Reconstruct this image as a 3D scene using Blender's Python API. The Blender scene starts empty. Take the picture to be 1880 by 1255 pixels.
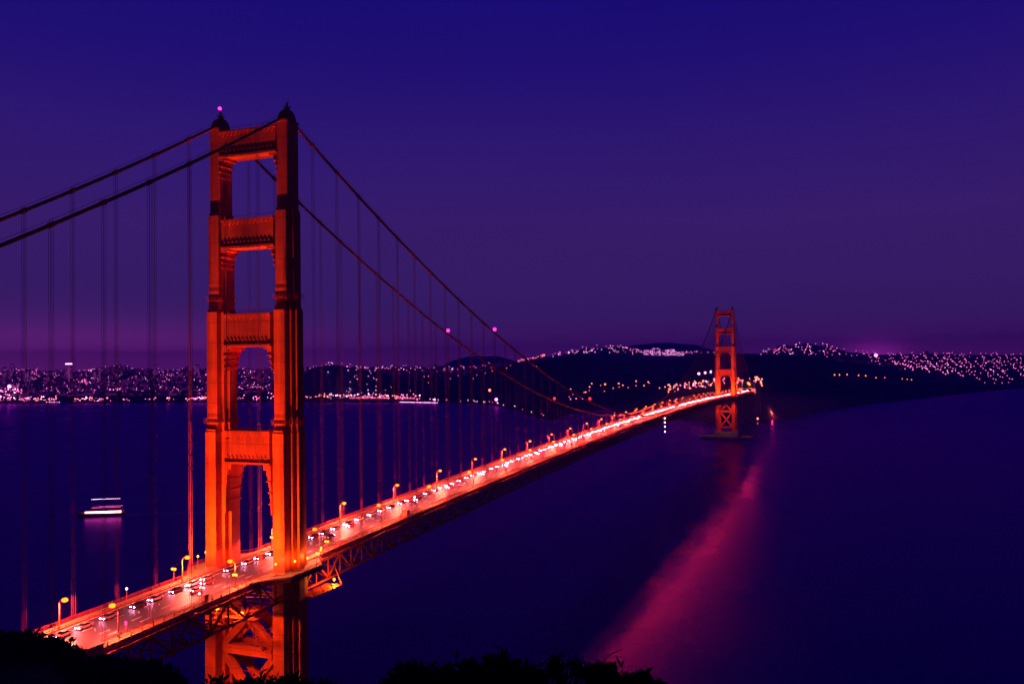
import bpy, bmesh, math, random
from mathutils import Vector, Matrix, noise
random.seed(7)
S = bpy.context.scene
COL = S.collection
R = math.radians

# ------------------------------------------------------------------ camera
CP = Vector((185.30, -238.78, 142.85))
YAW, PITCH, ROLL, FPX = -0.36617, 0.019747, -0.012492, 1566.62      # focal length in pixels of a 1880 px wide picture
FW = Vector((math.sin(YAW)*math.cos(PITCH), math.cos(YAW)*math.cos(PITCH), math.sin(PITCH)))
RT = Vector((math.cos(YAW), -math.sin(YAW), 0)); UP = RT.cross(FW)
R2 = math.cos(ROLL)*RT + math.sin(ROLL)*UP
U2 = -math.sin(ROLL)*RT + math.cos(ROLL)*UP
cam = bpy.data.cameras.new('camera'); cam_ob = bpy.data.objects.new('camera', cam); COL.objects.link(cam_ob)
cam.sensor_width = 36; cam.lens = 36*FPX/1880; cam.clip_start = 0.5; cam.clip_end = 90000
cam_ob.matrix_world = Matrix(((R2.x, U2.x, -FW.x, CP.x), (R2.y, U2.y, -FW.y, CP.y), (R2.z, U2.z, -FW.z, CP.z), (0, 0, 0, 1)))
S.camera = cam_ob

def spot_at(u, y, depth):
    "world point seen from the viewpoint in direction (u, y) at a distance: used to lay out the far coast"
    return CP + depth*(FW + (u-940)/FPX*R2 - (y-627.5)/FPX*U2)
def z_at(u, y, depth): return spot_at(u, y, depth).z

# ------------------------------------------------------------------ world
W = bpy.data.worlds.new('World'); S.world = W; W.use_nodes = True
nt = W.node_tree; nt.nodes.clear()
N = nt.nodes.new
out = N('ShaderNodeOutputWorld'); bg = N('ShaderNodeBackground'); tc = N('ShaderNodeTexCoord')
sep = N('ShaderNodeSeparateXYZ'); nt.links.new(tc.outputs['Generated'], sep.inputs[0])
def srgb(r, g, b):
    f = lambda c: (c/255/12.92 if c/255 <= .04045 else ((c/255+.055)/1.055)**2.4)
    return (f(r), f(g), f(b), 1)
ramp = N('ShaderNodeValToRGB'); cr = ramp.color_ramp
stops = [(0.0, (86, 34, 112)), (0.02, (70, 32, 108)), (0.055, (60, 32, 106)), (0.15, (58, 30, 108)), (0.25, (46, 24, 114)), (0.33, (32, 16, 116)), (0.42, (22, 11, 116)), (0.62, (12, 6, 88)), (1.0, (6, 3, 60))]
while len(cr.elements) < len(stops): cr.elements.new(0.5)
for e, (p, c) in zip(cr.elements, stops): e.position = p; e.color = srgb(*c)
nt.links.new(sep.outputs['Z'], ramp.inputs[0])
col = ramp.outputs[0]
def glow(u, y, power, colr, flat=6.0):
    "town-light glow low in the night sky, round a compass direction"
    global col
    d = (spot_at(u, y, 1000)-CP).normalized()
    k = Vector((math.atan2(d.x, d.y), d.z))
    at = N('ShaderNodeMath'); at.operation = 'ARCTAN2'; nt.links.new(sep.outputs['X'], at.inputs[0]); nt.links.new(sep.outputs['Y'], at.inputs[1])
    m1 = N('ShaderNodeMath'); m1.operation = 'SUBTRACT'; nt.links.new(at.outputs[0], m1.inputs[0]); m1.inputs[1].default_value = k.x
    m2 = N('ShaderNodeMath'); m2.operation = 'SUBTRACT'; nt.links.new(sep.outputs['Z'], m2.inputs[0]); m2.inputs[1].default_value = k.y
    m3 = N('ShaderNodeMath'); m3.operation = 'MULTIPLY'; nt.links.new(m2.outputs[0], m3.inputs[0]); m3.inputs[1].default_value = flat
    q1 = N('ShaderNodeMath'); q1.operation = 'POWER'; q1.inputs[1].default_value = 2; ab = N('ShaderNodeMath'); ab.operation = 'ABSOLUTE'
    nt.links.new(m1.outputs[0], ab.inputs[0]); nt.links.new(ab.outputs[0], q1.inputs[0])
    ab2 = N('ShaderNodeMath'); ab2.operation = 'ABSOLUTE'; q2 = N('ShaderNodeMath'); q2.operation = 'POWER'; q2.inputs[1].default_value = 2
    nt.links.new(m3.outputs[0], ab2.inputs[0]); nt.links.new(ab2.outputs[0], q2.inputs[0])
    s = N('ShaderNodeMath'); s.operation = 'ADD'; nt.links.new(q1.outputs[0], s.inputs[0]); nt.links.new(q2.outputs[0], s.inputs[1])
    m = N('ShaderNodeMath'); m.operation = 'MULTIPLY'; nt.links.new(s.outputs[0], m.inputs[0]); m.inputs[1].default_value = -power
    e = N('ShaderNodeMath'); e.operation = 'EXPONENT'; nt.links.new(m.outputs[0], e.inputs[0])
    mx = N('ShaderNodeMixRGB'); mx.blend_type = 'ADD'; nt.links.new(e.outputs[0], mx.inputs[0]); nt.links.new(col, mx.inputs[1]); mx.inputs[2].default_value = (*colr, 1)
    col = mx.outputs[0]
glow(60, 690, 14, (0.24, 0.02, 0.20), 6)
glow(380, 680, 30, (0.14, 0.006, 0.13), 6)
glow(1607, 652, 1300, (0.42, 0.02, 0.42), 2.0)
glow(1500, 655, 40, (0.06, 0.0, 0.06), 6); glow(1880, 655, 30, (0.05, 0.0, 0.05), 7); glow(1000, 660, 30, (0.06, 0.0, 0.06), 7)
# faint uneven layers of thin cloud
nz = N('ShaderNodeTexNoise'); mp = N('ShaderNodeMapping'); mp.inputs['Scale'].default_value = (2, 2, 9)
nt.links.new(tc.outputs['Generated'], mp.inputs[0]); nt.links.new(mp.outputs[0], nz.inputs[0]); nz.inputs['Scale'].default_value = 1.2; nz.inputs['Detail'].default_value = 3
mr = N('ShaderNodeMapRange'); mr.inputs[3].default_value = 0.93; mr.inputs[4].default_value = 1.07; nt.links.new(nz.outputs[0], mr.inputs[0])
vm = N('ShaderNodeVectorMath'); vm.operation = 'SCALE'; nt.links.new(col, vm.inputs[0]); nt.links.new(mr.outputs[0], vm.inputs['Scale'])
nt.links.new(vm.outputs[0], bg.inputs[0]); bg.inputs[1].default_value = 1.0
nt.links.new(bg.outputs[0], out.inputs[0])
S.view_settings.view_transform = 'Standard'; S.view_settings.look = 'None'; S.view_settings.exposure = 0; S.view_settings.gamma = 1
S.render.engine = 'CYCLES'
S.cycles.use_light_tree = True; S.cycles.max_bounces = 5; S.cycles.diffuse_bounces = 2; S.cycles.glossy_bounces = 3
S.cycles.sample_clamp_indirect = 8

# ------------------------------------------------------------------ materials
def mat(name, color, rough=0.6, metal=0.0, emit=None, strength=0, bump=0, scale=1.0, vary=0.0, spec=0.5, sampled=True):
    m = bpy.data.materials.new(name); m.use_nodes = True; t = m.node_tree; b = t.nodes['Principled BSDF']
    b.inputs['Base Color'].default_value = (*color, 1); b.inputs['Roughness'].default_value = rough; b.inputs['Metallic'].default_value = metal
    b.inputs['Specular IOR Level'].default_value = spec
    if emit: b.inputs['Emission Color'].default_value = (*emit, 1); b.inputs['Emission Strength'].default_value = strength
    if vary or bump:
        g = t.nodes.new('ShaderNodeNewGeometry'); n = t.nodes.new('ShaderNodeTexNoise'); n.inputs['Scale'].default_value = scale; n.inputs['Detail'].default_value = 6
        t.links.new(g.outputs['Position'], n.inputs['Vector'])
        if vary:
            r = t.nodes.new('ShaderNodeValToRGB'); r.color_ramp.elements[0].position = .3; r.color_ramp.elements[1].position = .7
            r.color_ramp.elements[0].color = (*[c*(1-vary) for c in color], 1); r.color_ramp.elements[1].color = (*[min(1, c*(1+vary)) for c in color], 1)
            t.links.new(n.outputs['Fac'], r.inputs[0]); t.links.new(r.outputs[0], b.inputs['Base Color'])
        if bump:
            bp = t.nodes.new('ShaderNodeBump'); bp.inputs['Strength'].default_value = bump; t.links.new(n.outputs['Fac'], bp.inputs['Height']); t.links.new(bp.outputs[0], b.inputs['Normal'])
    if not sampled: m.cycles.emission_sampling = 'NONE'
    return m
def lampmat(name, c, s, sampled=False):
    return mat(name, (0.02, 0.02, 0.02), emit=c, strength=s, sampled=sampled)
ORANGE = mat('bridge_paint', (0.60, 0.074, 0.010), 0.55, vary=.16, scale=.35, spec=.3)
# faint plate seams on the tower plates
def seams(m):
    t = m.node_tree; b = t.nodes['Principled BSDF']; g = t.nodes.new('ShaderNodeNewGeometry')
    s = t.nodes.new('ShaderNodeSeparateXYZ'); t.links.new(g.outputs['Position'], s.inputs[0])
    w = t.nodes.new('ShaderNodeMath'); w.operation = 'PINGPONG'; w.inputs[1].default_value = 3.4; t.links.new(s.outputs['Z'], w.inputs[0])
    l = t.nodes.new('ShaderNodeMath'); l.operation = 'LESS_THAN'; l.inputs[1].default_value = .09; t.links.new(w.outputs[0], l.inputs[0])
    src = b.inputs['Base Color'].links[0].from_socket
    mx = t.nodes.new('ShaderNodeMixRGB'); mx.inputs[2].default_value = (.30, .035, .01, 1); t.links.new(l.outputs[0], mx.inputs[0]); t.links.new(src, mx.inputs[1])
    mpv = t.nodes.new('ShaderNodeMapping'); mpv.inputs['Scale'].default_value = (1.1, 1.1, .06); t.links.new(g.outputs['Position'], mpv.inputs[0])
    nn = t.nodes.new('ShaderNodeTexNoise'); nn.inputs['Scale'].default_value = 1; nn.inputs['Detail'].default_value = 5; t.links.new(mpv.outputs[0], nn.inputs[0])
    mr = t.nodes.new('ShaderNodeMapRange'); mr.inputs[1].default_value = .3; mr.inputs[2].default_value = .7; mr.inputs[3].default_value = .78; mr.inputs[4].default_value = 1.08; t.links.new(nn.outputs[0], mr.inputs[0])
    vs_ = t.nodes.new('ShaderNodeVectorMath'); vs_.operation = 'SCALE'; t.links.new(mx.outputs[0], vs_.inputs[0]); t.links.new(mr.outputs[0], vs_.inputs['Scale'])
    t.links.new(vs_.outputs[0], b.inputs['Base Color'])
TOWERP = mat('tower_paint', (0.60, 0.074, 0.010), 0.6, vary=.14, scale=.25, spec=.25); seams(TOWERP)
CABLEP = mat('cable_paint', (0.26, 0.04, 0.012), 0.6, vary=.2, scale=.5, spec=.15)
RAILP = mat('railing_paint', (0.20, 0.028, 0.01), 0.6, vary=.2, scale=.5, spec=.2)
TRUSS = mat('truss_paint', (0.42, 0.06, 0.02), 0.6, vary=.25, scale=.5, spec=.2)
ASPHALT = mat('asphalt', (0.030, 0.026, 0.032), 0.55, vary=.22, scale=.6, bump=.05, spec=.4)
PAINTW = mat('road_paint', (0.75, 0.72, 0.70), 0.5)
WALK = mat('sidewalk_concrete', (0.24, 0.23, 0.10), 0.8, vary=.2, scale=.8)
CONC = mat('concrete', (0.30, 0.28, 0.27), 0.85, vary=.25, scale=.15)
GALV = mat('lamp_post_paint', (0.40, 0.12, 0.05), 0.5)
ROPE = mat('wire_rope', (0.26, 0.04, 0.05), 0.6, spec=.15)
DARK = mat('dark_steel', (0.05, 0.03, 0.03), 0.6)
GLASS = mat('car_glass', (0.01, 0.01, 0.015), 0.08)
RUBBER = mat('rubber', (0.015, 0.015, 0.015), 0.8)
SODIUM = lampmat('sodium_glow', (1, .21, .008), 3.6)
FLOODM = lampmat('flood_glow', (1, .25, .01), 4.5)
HEAD = lampmat('headlamp_glow', (1, .34, .60), 210, True)
TAIL = lampmat('tail_glow', (1, .03, .06), 22)
BEACON = lampmat('beacon_glow', (1, .03, .50), 3)
BEACONR = lampmat('red_beacon_glow', (1, .03, .05), 2)
WHITEL = lampmat('white_lamp_glow', (1, .5, .7), 8)
PINKL = lampmat('pink_lamp_glow', (1, .13, .45), 4.5)
PINKW = lampmat('bright_pink_lamp_glow', (1, .38, .75), 6)
AMBERL = lampmat('amber_lamp_glow', (1, .17, .08), 6)
BIGL = lampmat('stadium_lamp_glow', (1, .2, .7), 8)

# ------------------------------------------------------------------ mesh helpers
class MB:
    def __init__(s): s.v = []; s.f = []; s.m = []; s.cur = 0
    def add(s, vs, fs):
        o = len(s.v); s.v += [tuple(v) for v in vs]; s.f += [tuple(i+o for i in f) for f in fs]; s.m += [s.cur]*len(fs); return s
    def box(s, x0, x1, y0, y1, z0, z1):
        return s.add([(x0,y0,z0),(x1,y0,z0),(x1,y1,z0),(x0,y1,z0),(x0,y0,z1),(x1,y0,z1),(x1,y1,z1),(x0,y1,z1)],
                     [(0,3,2,1),(4,5,6,7),(0,1,5,4),(1,2,6,5),(2,3,7,6),(3,0,4,7)])
    def bar(s, a, b, w, h=None, up=Vector((0,0,1))):
        a = Vector(a); b = Vector(b); h = h or w; d = (b-a).normalized()
        if abs(d.dot(up)) > .99: up = Vector((0,1,0))
        x = d.cross(up).normalized()*w/2; z = x.cross(d).normalized()*h/2
        vs = [p+q for p in (a, b) for q in (-x-z, x-z, x+z, -x+z)]
        return s.add(vs, [(0,1,2,3),(4,7,6,5),(0,4,5,1),(1,5,6,2),(2,6,7,3),(3,7,4,0)])
    def tube(s, pts, r, n=6, cap=True):
        pts = [Vector(p) for p in pts]; rs = r if isinstance(r, (list, tuple)) else [r]*len(pts); vs = []
        for i, p in enumerate(pts):
            d = (pts[min(i+1, len(pts)-1)]-pts[max(i-1, 0)]).normalized()
            u = Vector((0,0,1)) if abs(d.z) < .95 else Vector((1,0,0))
            x = d.cross(u).normalized(); z = x.cross(d)
            vs += [p+rs[i]*(math.cos(2*math.pi*k/n)*x+math.sin(2*math.pi*k/n)*z) for k in range(n)]
        fs = [(i*n+k, i*n+(k+1) % n, (i+1)*n+(k+1) % n, (i+1)*n+k) for i in range(len(pts)-1) for k in range(n)]
        if cap: fs += [tuple(range(n))[::-1], tuple((len(pts)-1)*n+k for k in range(n))]
        return s.add(vs, fs)
    def prism(s, poly, axis, a, b):
        "extrude a 2-D outline; axis = index of the extrusion axis, outline in the two others in order"
        def P(p, t):
            q = list(p); q.insert(axis, t); return q
        n = len(poly)
        return s.add([P(p, a) for p in poly]+[P(p, b) for p in poly], [tuple(range(n)), tuple(range(n, 2*n))[::-1]]+[(i, i+n, (i+1) % n+n, (i+1) % n) for i in range(n)])
    def ball(s, c, r, n=6, m=4, sz=1.0):
        vs = [(c[0], c[1], c[2]+r*sz)]
        for j in range(1, m):
            t = math.pi*j/m
            vs += [(c[0]+r*math.sin(t)*math.cos(2*math.pi*k/n), c[1]+r*math.sin(t)*math.sin(2*math.pi*k/n), c[2]+r*sz*math.cos(t)) for k in range(n)]
        vs.append((c[0], c[1], c[2]-r*sz)); e = len(vs)-1
        fs = [(0, 1+k, 1+(k+1) % n) for k in range(n)]+[(e, 1+(m-2)*n+(k+1) % n, 1+(m-2)*n+k) for k in range(n)]
        fs += [(1+j*n+k, 1+(j+1)*n+k, 1+(j+1)*n+(k+1) % n, 1+j*n+(k+1) % n) for j in range(m-2) for k in range(n)]
        return s.add(vs, fs)
    def octa(s, c, r):
        x, y, z = c
        return s.add([(x,y,z+r),(x+r,y,z),(x,y+r,z),(x-r,y,z),(x,y-r,z),(x,y,z-r)], [(0,1,2),(0,2,3),(0,3,4),(0,4,1),(5,2,1),(5,3,2),(5,4,3),(5,1,4)])
    def build(s, name, mats, parent=None, smooth=False, fix=True):
        me = bpy.data.meshes.new(name); me.from_pydata(s.v, [], s.f); me.update()
        for m in (mats if isinstance(mats, (list, tuple)) else [mats]): me.materials.append(m)
        me.polygons.foreach_set('material_index', s.m)
        if fix:
            b = bmesh.new(); b.from_mesh(me); bmesh.ops.recalc_face_normals(b, faces=b.faces); b.to_mesh(me); b.free()
        if smooth: me.polygons.foreach_set('use_smooth', [True]*len(me.polygons))
        o = bpy.data.objects.new(name, me); COL.objects.link(o)
        if parent: o.parent = parent
        return o
def tag(o, label=None, cat=None, group=None, kind=None):
    if label: o['label'] = label
    if cat: o['category'] = cat
    if group: o['group'] = group
    if kind: o['kind'] = kind
    return o
def empty(name, loc=(0,0,0), rz=0):
    o = bpy.data.objects.new(name, None); COL.objects.link(o); o.location = loc; o.rotation_euler = (0,0,rz); o.empty_display_size = .5; return o
def copy_tree(o, parent=None):
    c = o.copy(); COL.objects.link(c); c.parent = parent
    for ch in list(o.children): copy_tree(ch, c)
    return c
def spotlight(parent, loc, target, power, angle, color, size=.3, blend=.6):
    l = bpy.data.lights.new('lamp_light', 'SPOT'); l.energy = power; l.spot_size = R(angle); l.spot_blend = blend; l.color = color; l.shadow_soft_size = size
    o = bpy.data.objects.new('lamp_light', l); COL.objects.link(o); o.parent = parent; o.location = loc
    o.rotation_euler = (Vector(target)-Vector(loc)).to_track_quat('-Z', 'Y').to_euler(); return o
ORD = ['first','second','third','fourth','fifth','sixth','seventh','eighth','ninth','tenth','eleventh','twelfth','thirteenth','fourteenth','fifteenth','sixteenth','seventeenth','eighteenth','nineteenth','twentieth']
TENS = {2:'twenty',3:'thirty',4:'forty',5:'fifty',6:'sixty',7:'seventy',8:'eighty',9:'ninety'}
def ordinal(n):
    if n <= 20: return ORD[n-1]
    h, n = divmod(n, 100); s = {0:'',1:'hundred-and-',2:'two-hundred-and-'}[h]
    if n == 0: return s[:-5]+'th'
    if n <= 20: return s+ORD[n-1]
    t, u = divmod(n, 10)
    return s+(TENS[t][:-1]+'ieth' if u == 0 else TENS[t]+'-'+ORD[u-1])

# ------------------------------------------------------------------ bridge geometry
SPAN = 1280.0; PAN = SPAN/84
def zd(y):
    if y < 0: return 74.0+.025*y
    if y > SPAN: return 74.0-.02*(y-SPAN)
    return 74.0+8.2*(1-((y-640)/640)**2)
TOP = 225.2; LOW = 85.4
def zc(y):
    if 0 <= y <= SPAN: return LOW+(TOP-LOW)*((y-640)/640)**2
    t = (-y if y < 0 else y-SPAN)/343.0
    return TOP-(TOP-78)*t-4*13.4*t*(1-t)

# water -----------------------------------------------------------------
def water_mat():
    m = bpy.data.materials.new('sea_water'); m.use_nodes = True; t = m.node_tree; t.nodes.clear()
    o = t.nodes.new('ShaderNodeOutputMaterial'); di = t.nodes.new('ShaderNodeBsdfDiffuse'); di.inputs[0].default_value = (0.0, 0.0, 0.23, 1)
    gl = t.nodes.new('ShaderNodeBsdfGlossy'); gl.inputs['Color'].default_value = (0.44, 0.06, 0.74, 1); mx = t.nodes.new('ShaderNodeMixShader')
    fr = t.nodes.new('ShaderNodeFresnel'); fr.inputs[0].default_value = 1.33; t.links.new(fr.outputs[0], mx.inputs[0]); t.links.new(di.outputs[0], mx.inputs[1]); t.links.new(gl.outputs[0], mx.inputs[2]); t.links.new(mx.outputs[0], o.inputs[0])
    g = t.nodes.new('ShaderNodeNewGeometry')
    n1 = t.nodes.new('ShaderNodeTexNoise'); n1.inputs['Scale'].default_value = .11; n1.inputs['Detail'].default_value = 5; n1.inputs['Roughness'].default_value = .55
    n2 = t.nodes.new('ShaderNodeTexNoise'); mp2 = t.nodes.new('ShaderNodeMapping'); mp2.inputs['Scale'].default_value = (1, .45, 1); mp2.inputs['Rotation'].default_value = (0, 0, .5); n2.inputs['Scale'].default_value = .014; n2.inputs['Detail'].default_value = 7; n2.inputs['Roughness'].default_value = .62
    t.links.new(g.outputs['Position'], n1.inputs['Vector']); t.links.new(g.outputs['Position'], mp2.inputs[0]); t.links.new(mp2.outputs[0], n2.inputs['Vector'])
    bp = t.nodes.new('ShaderNodeBump'); bp.inputs['Strength'].default_value = .5; bp.inputs['Distance'].default_value = .35
    t.links.new(n1.outputs['Fac'], bp.inputs['Height']); t.links.new(bp.outputs[0], gl.inputs['Normal'])
    mr = t.nodes.new('ShaderNodeMapRange'); mr.interpolation_type = 'SMOOTHERSTEP'; mr.inputs[1].default_value = .12; mr.inputs[2].default_value = .88; mr.inputs[3].default_value = .20; mr.inputs[4].default_value = .38
    t.links.new(n2.outputs['Fac'], mr.inputs[0]); t.links.new(mr.outputs[0], gl.inputs['Roughness'])
    return m
tag(MB().add([(-9000,-3000,0),(14000,-3000,0),(14000,7500,0),(-9000,7500,0)], [(0,1,2,3)]).build('water', water_mat()), kind='structure')

# bridge ------------------------------------------------------------------
bridge = empty('suspension_bridge', (0,0,0))
tag(bridge, 'orange floodlit suspension bridge with two stepped towers crossing the dark strait', 'bridge')

# stage outlines: half sizes (x, y) of the nested cells
ST = [(62.0-48.6, 74.0, [(2.15,6.8),(3.4,3.4),(4.6,1.4)]),     # below the roadway
      (74.0, 120.3, [(2.15,6.2),(3.3,3.1),(4.5,1.2)]),
      (120.3, 160.9, [(2.12,5.2),(3.2,3.0),(4.2,1.3)]),
      (160.9, 193.9, [(2.1,4.1),(3.1,1.3)]),
      (193.9, 222.6, [(2.1,3.1)])]
def good_outline(cells, g=0.0):
    c = [(a+g, b+g) for a, b in cells]; k = len(c)
    q1 = []                                   # from (outermost x, smallest y) to (small x, large y)
    for i in range(k-1, -1, -1):
        q1.append((c[i][0], c[i][1]))
        if i > 0: q1.append((c[i-1][0], c[i][1]))
    q2 = [(-x, y) for x, y in reversed(q1)]; q3 = [(-x, -y) for x, y in q1]; q4 = [(x, -y) for x, y in reversed(q1)]
    return q1+q2+q3+q4
def leg(cx, cy, parent, detail):
    cy += .5
    m = MB()
    for i, (z0, z1, cells) in enumerate(ST):
        o = [(cx+x, cy+y) for x, y in good_outline(cells)]
        m.prism(o, 2, z0, z1-(.9 if i < 4 else 0))
        if i < 4:                                        # stepped shoulder at the top of the stage
            o = [(cx+x, cy+y) for x, y in good_outline(cells, -.22)]; m.prism(o, 2, z1-.9, z1)
    L = m.build('tower_leg', TOWERP, bridge)
    for z, c in ((122.6, ST[2][2]), (164.0, ST[3][2])) if detail else ((121.5, ST[2][2]), (162.5, ST[3][2])):
        zz = z; k = MB()
        k.prism([(cx+x, cy+y) for x, y in good_outline(c, .5)], 2, zz, zz+.08)
        if detail:
            oo = good_outline(c, .7)
            for j in range(len(oo)):
                a = oo[j]; b = oo[(j+1) % len(oo)]
                for h in (.65, 1.25): k.bar((cx+a[0], cy+a[1], zz+h), (cx+b[0], cy+b[1], zz+h), .07)
                d = math.dist(a, b); n = max(1, round(d/1.3))
                for q in range(n):
                    t = q/n; k.bar((cx+a[0]+(b[0]-a[0])*t, cy+a[1]+(b[1]-a[1])*t, zz-.7), (cx+a[0]+(b[0]-a[0])*t, cy+a[1]+(b[1]-a[1])*t, zz+1.3), .1)
        k.build('catwalk', TRUSS, L)
    # cable saddle housing
    s = MB()
    s.prism([(cx+x, cy+y) for x, y in good_outline([(2.1,3.1)], .25)], 2, 222.6, 223.3)
    prof = [(-3.4,223.3),(-3.1,224.7),(-2.3,226.0),(-1.1,226.9),(1.1,226.9),(2.3,226.0),(3.1,224.7),(3.4,223.3)]
    s.prism([(cy+a, b) for a, b in prof], 0, cx-1.35, cx+1.35)
    for a in (-1.0, 0, 1.0): s.prism([(cy+p*1.04, 223.3+(q-223.3)*1.05) for p, q in prof], 0, cx+a-.1, cx+a+.1)
    s.build('cable_saddle', TRUSS, L)
    t = MB()
    t.tube([(cx,cy,227),(cx,cy,228.2)], [.9,.7], 8)
    t.tube([(cx,cy,228.2),(cx,cy,229.6)], .35, 8)
    for a in range(8):
        an = a*math.pi/4; x = cx+1.1*math.cos(an); y = cy+1.1*math.sin(an)
        t.bar((x,y,227), (x,y,228.6), .08); x2 = cx+1.1*math.cos(an+math.pi/4); y2 = cy+1.1*math.sin(an+math.pi/4)
        for h in (227.9, 228.6): t.bar((x,y,h), (x2,y2,h), .07)
    t.tube([(cx+.4,cy+.2,229.5),(cx+.4,cy+.2,231.0)], .06, 5); t.bar((cx-.3,cy,229.6), (cx-.3,cy,230.6), .08)
    t.build('tower_top_platform', TRUSS, L)
    return L
def strut(cy, zt, zb, half, ty, parent_bridge, br, n, crown=False):
    "portal strut: cap, fluted panel with two rows of studs, recessed band, soffit slab, stepped corner brackets"
    x = half; H = zt-zb
    m = MB()
    m.box(-x, x, cy-ty, cy+ty, zb+H*.17, zt-.9)                      # panel body
    for i in range(25):                                              # vertical flutes
        a = -x+.9+(2*x-1.8)*i/24
        for s in (-1, 1): m.box(a-.09, a+.09, cy+s*ty-.04, cy+s*ty+.04, zb+H*.27, zt-2.3)
    m.box(-x, x, cy-ty+.35, cy+ty-.35, zb+.7, zb+H*.17)            # recess
    m.box(-x-.2, x+.2, cy-ty-.5, cy+ty+.5, zb, zb+.7)                # soffit slab
    o = m.build('portal_strut', TOWERP, bridge)
    c = MB(); c.box(-x-.2, x+.2, cy-ty-.45, cy+ty+.45, zt-.9, zt-.15)
    c.box(-x, x, cy-ty+1, cy+ty-1, zt-.15, zt+.05); c.build('cap_ledge', TOWERP, o)
    for s in (-1, 1):
        for up_ in (1, 0):
            k = MB(); y0 = cy+s*(ty+.3)
            k.box(-x+.6, x-.6, min(cy+s*ty, cy+s*(ty+.06)), max(cy+s*ty, cy+s*(ty+.06)), *((zt-1.3, zt-.9) if up_ else (zb+H*.17+.02, zb+H*.17+.3)))
            for i in range(n):
                a = -x+1.6+(2*x-3.2)*i/(n-1); w = (2*x-3.2)/(n-1)*.36
                if up_: k.prism([(a-w, zt-.9),(a+w, zt-.9),(a+w*.55, zt-1.75),(a, zt-2.1),(a-w*.55, zt-1.75)], 1, cy+s*ty, y0)
                else: k.prism([(a-w, zb+H*.17+.05),(a+w, zb+H*.17+.05),(a, zb+H*.17+1.0)], 1, cy+s*ty, y0)
            k.build('stud_row', TOWERP, o)
    r = MB()
    for s in (-1, 1): r.tube([(-x, cy+s*(ty-.4), zt+1.1), (x, cy+s*(ty-.4), zt+1.1)], .05, 4)
    for i in range(10):
        a = -x+.5+(2*x-1)*i/9
        for s in (-1, 1): r.bar((a, cy+s*(ty-.4), zt), (a, cy+s*(ty-.4), zt+1.1), .07)
    r.build('guard_rail', TRUSS, o)
    wd, ht, steps = br
    for s in (-1, 1):
        b = MB()
        for i in range(steps):                                       # stepped quarter-round bracket
            t0 = i/steps; t1 = (i+1)/steps
            ww = wd*(1-math.sqrt(max(0, 1-(1-t0)**2)))+.25
            tz0 = zb-ht*t0; tz1 = zb-ht*t1
            xx = x+.35
            yy = ty-.15-.05*i
            b.box(min(s*(xx-ww), s*xx), max(s*(xx-ww), s*xx), cy-yy, cy+yy, tz1, tz0-.002)
            if i in (2, 4, 6): b.box(min(s*(xx-ww-.35), s*xx), max(s*(xx-ww-.35), s*xx), cy-yy-.3, cy+yy+.3, tz1-.22, tz1+.2)
        b.build('corner_bracket', TOWERP, o)
    return o
def tower(cy, detail):
    legs = [leg(sx*13.7, cy, bridge, detail) for sx in (1, -1)]
    halves = [13.7-2.1, 13.7-3.1, 13.7-4.3, 13.7-4.6]
    strut(cy, 221.8, 212.6, halves[0], 3.0, bridge, (2.9, 6.4, 7), 13)
    strut(cy, 191.4, 181.4, halves[1], 3.3, bridge, (2.9, 6.4, 7), 12)
    strut(cy, 159.3, 148.1, halves[2]-.0, 3.8, bridge, (2.9, 8.0, 8), 11)
    strut(cy, 120.1, 108.8, halves[3], 4.2, bridge, (2.7, 16.5, 9), 10)
    # bracing below the roadway
    b = MB()
    def brace(p, q, w=2.3, t=2.1):
        for s in (-1, 1):
            b.bar((p[0], cy+s*3.0, p[1]), (q[0], cy+s*3.0, q[1]), t, w, up=Vector((0,1,0))) if False else b.bar((p[0], cy+s*3.4, p[1]), (q[0], cy+s*3.4, q[1]), w, t, up=Vector((0,1,0)))
        # lacing between the two planes
        n = 9
        for i in range(n):
            f0 = i/n; f1 = (i+1)/n; sg = 1 if i % 2 else -1
            P = lambda f, s: (p[0]+(q[0]-p[0])*f, cy+s*2.4, p[1]+(q[1]-p[1])*f)
            b.bar(P(f0, sg), P(f1, -sg), .3)
    h = 9.6
    brace((0, 58.2), (h, 48.6)); brace((0, 58.2), (-h, 48.6))
    brace((-h, 47.2), (h, 47.2), 3.2, 2.2)
    brace((-h, 45.2), (h, 21.5)); brace((h, 45.2), (-h, 21.5))
    brace((-h, 20.0), (h, 20.0), 3.0, 2.2)
    b.box(-2.2, 2.2, cy-3.2, cy+3.2, 56.6, 60.2); b.box(-2.4, 2.4, cy-2.0, cy+2.0, 31.6, 35.4)
    b.build('lower_bracing', TOWERP, bridge)
    p = MB()
    p.box(-19.5, 19.5, cy-9.5, cy+9.5, -2, 11.8); p.box(-18.7, -8.3, cy-9, cy+9, 11.8, 13.4); p.box(8.3, 18.7, cy-9, cy+9, 11.8, 13.4)
    for i in range(13): p.box(-19.5+39*i/13+.3, -19.5+39*(i+.5)/13, cy-9.9, cy-9.5, -2, 11)
    p.build('tower_pier', CONC, bridge)
tower(0, True); tower(SPAN, False)

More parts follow.
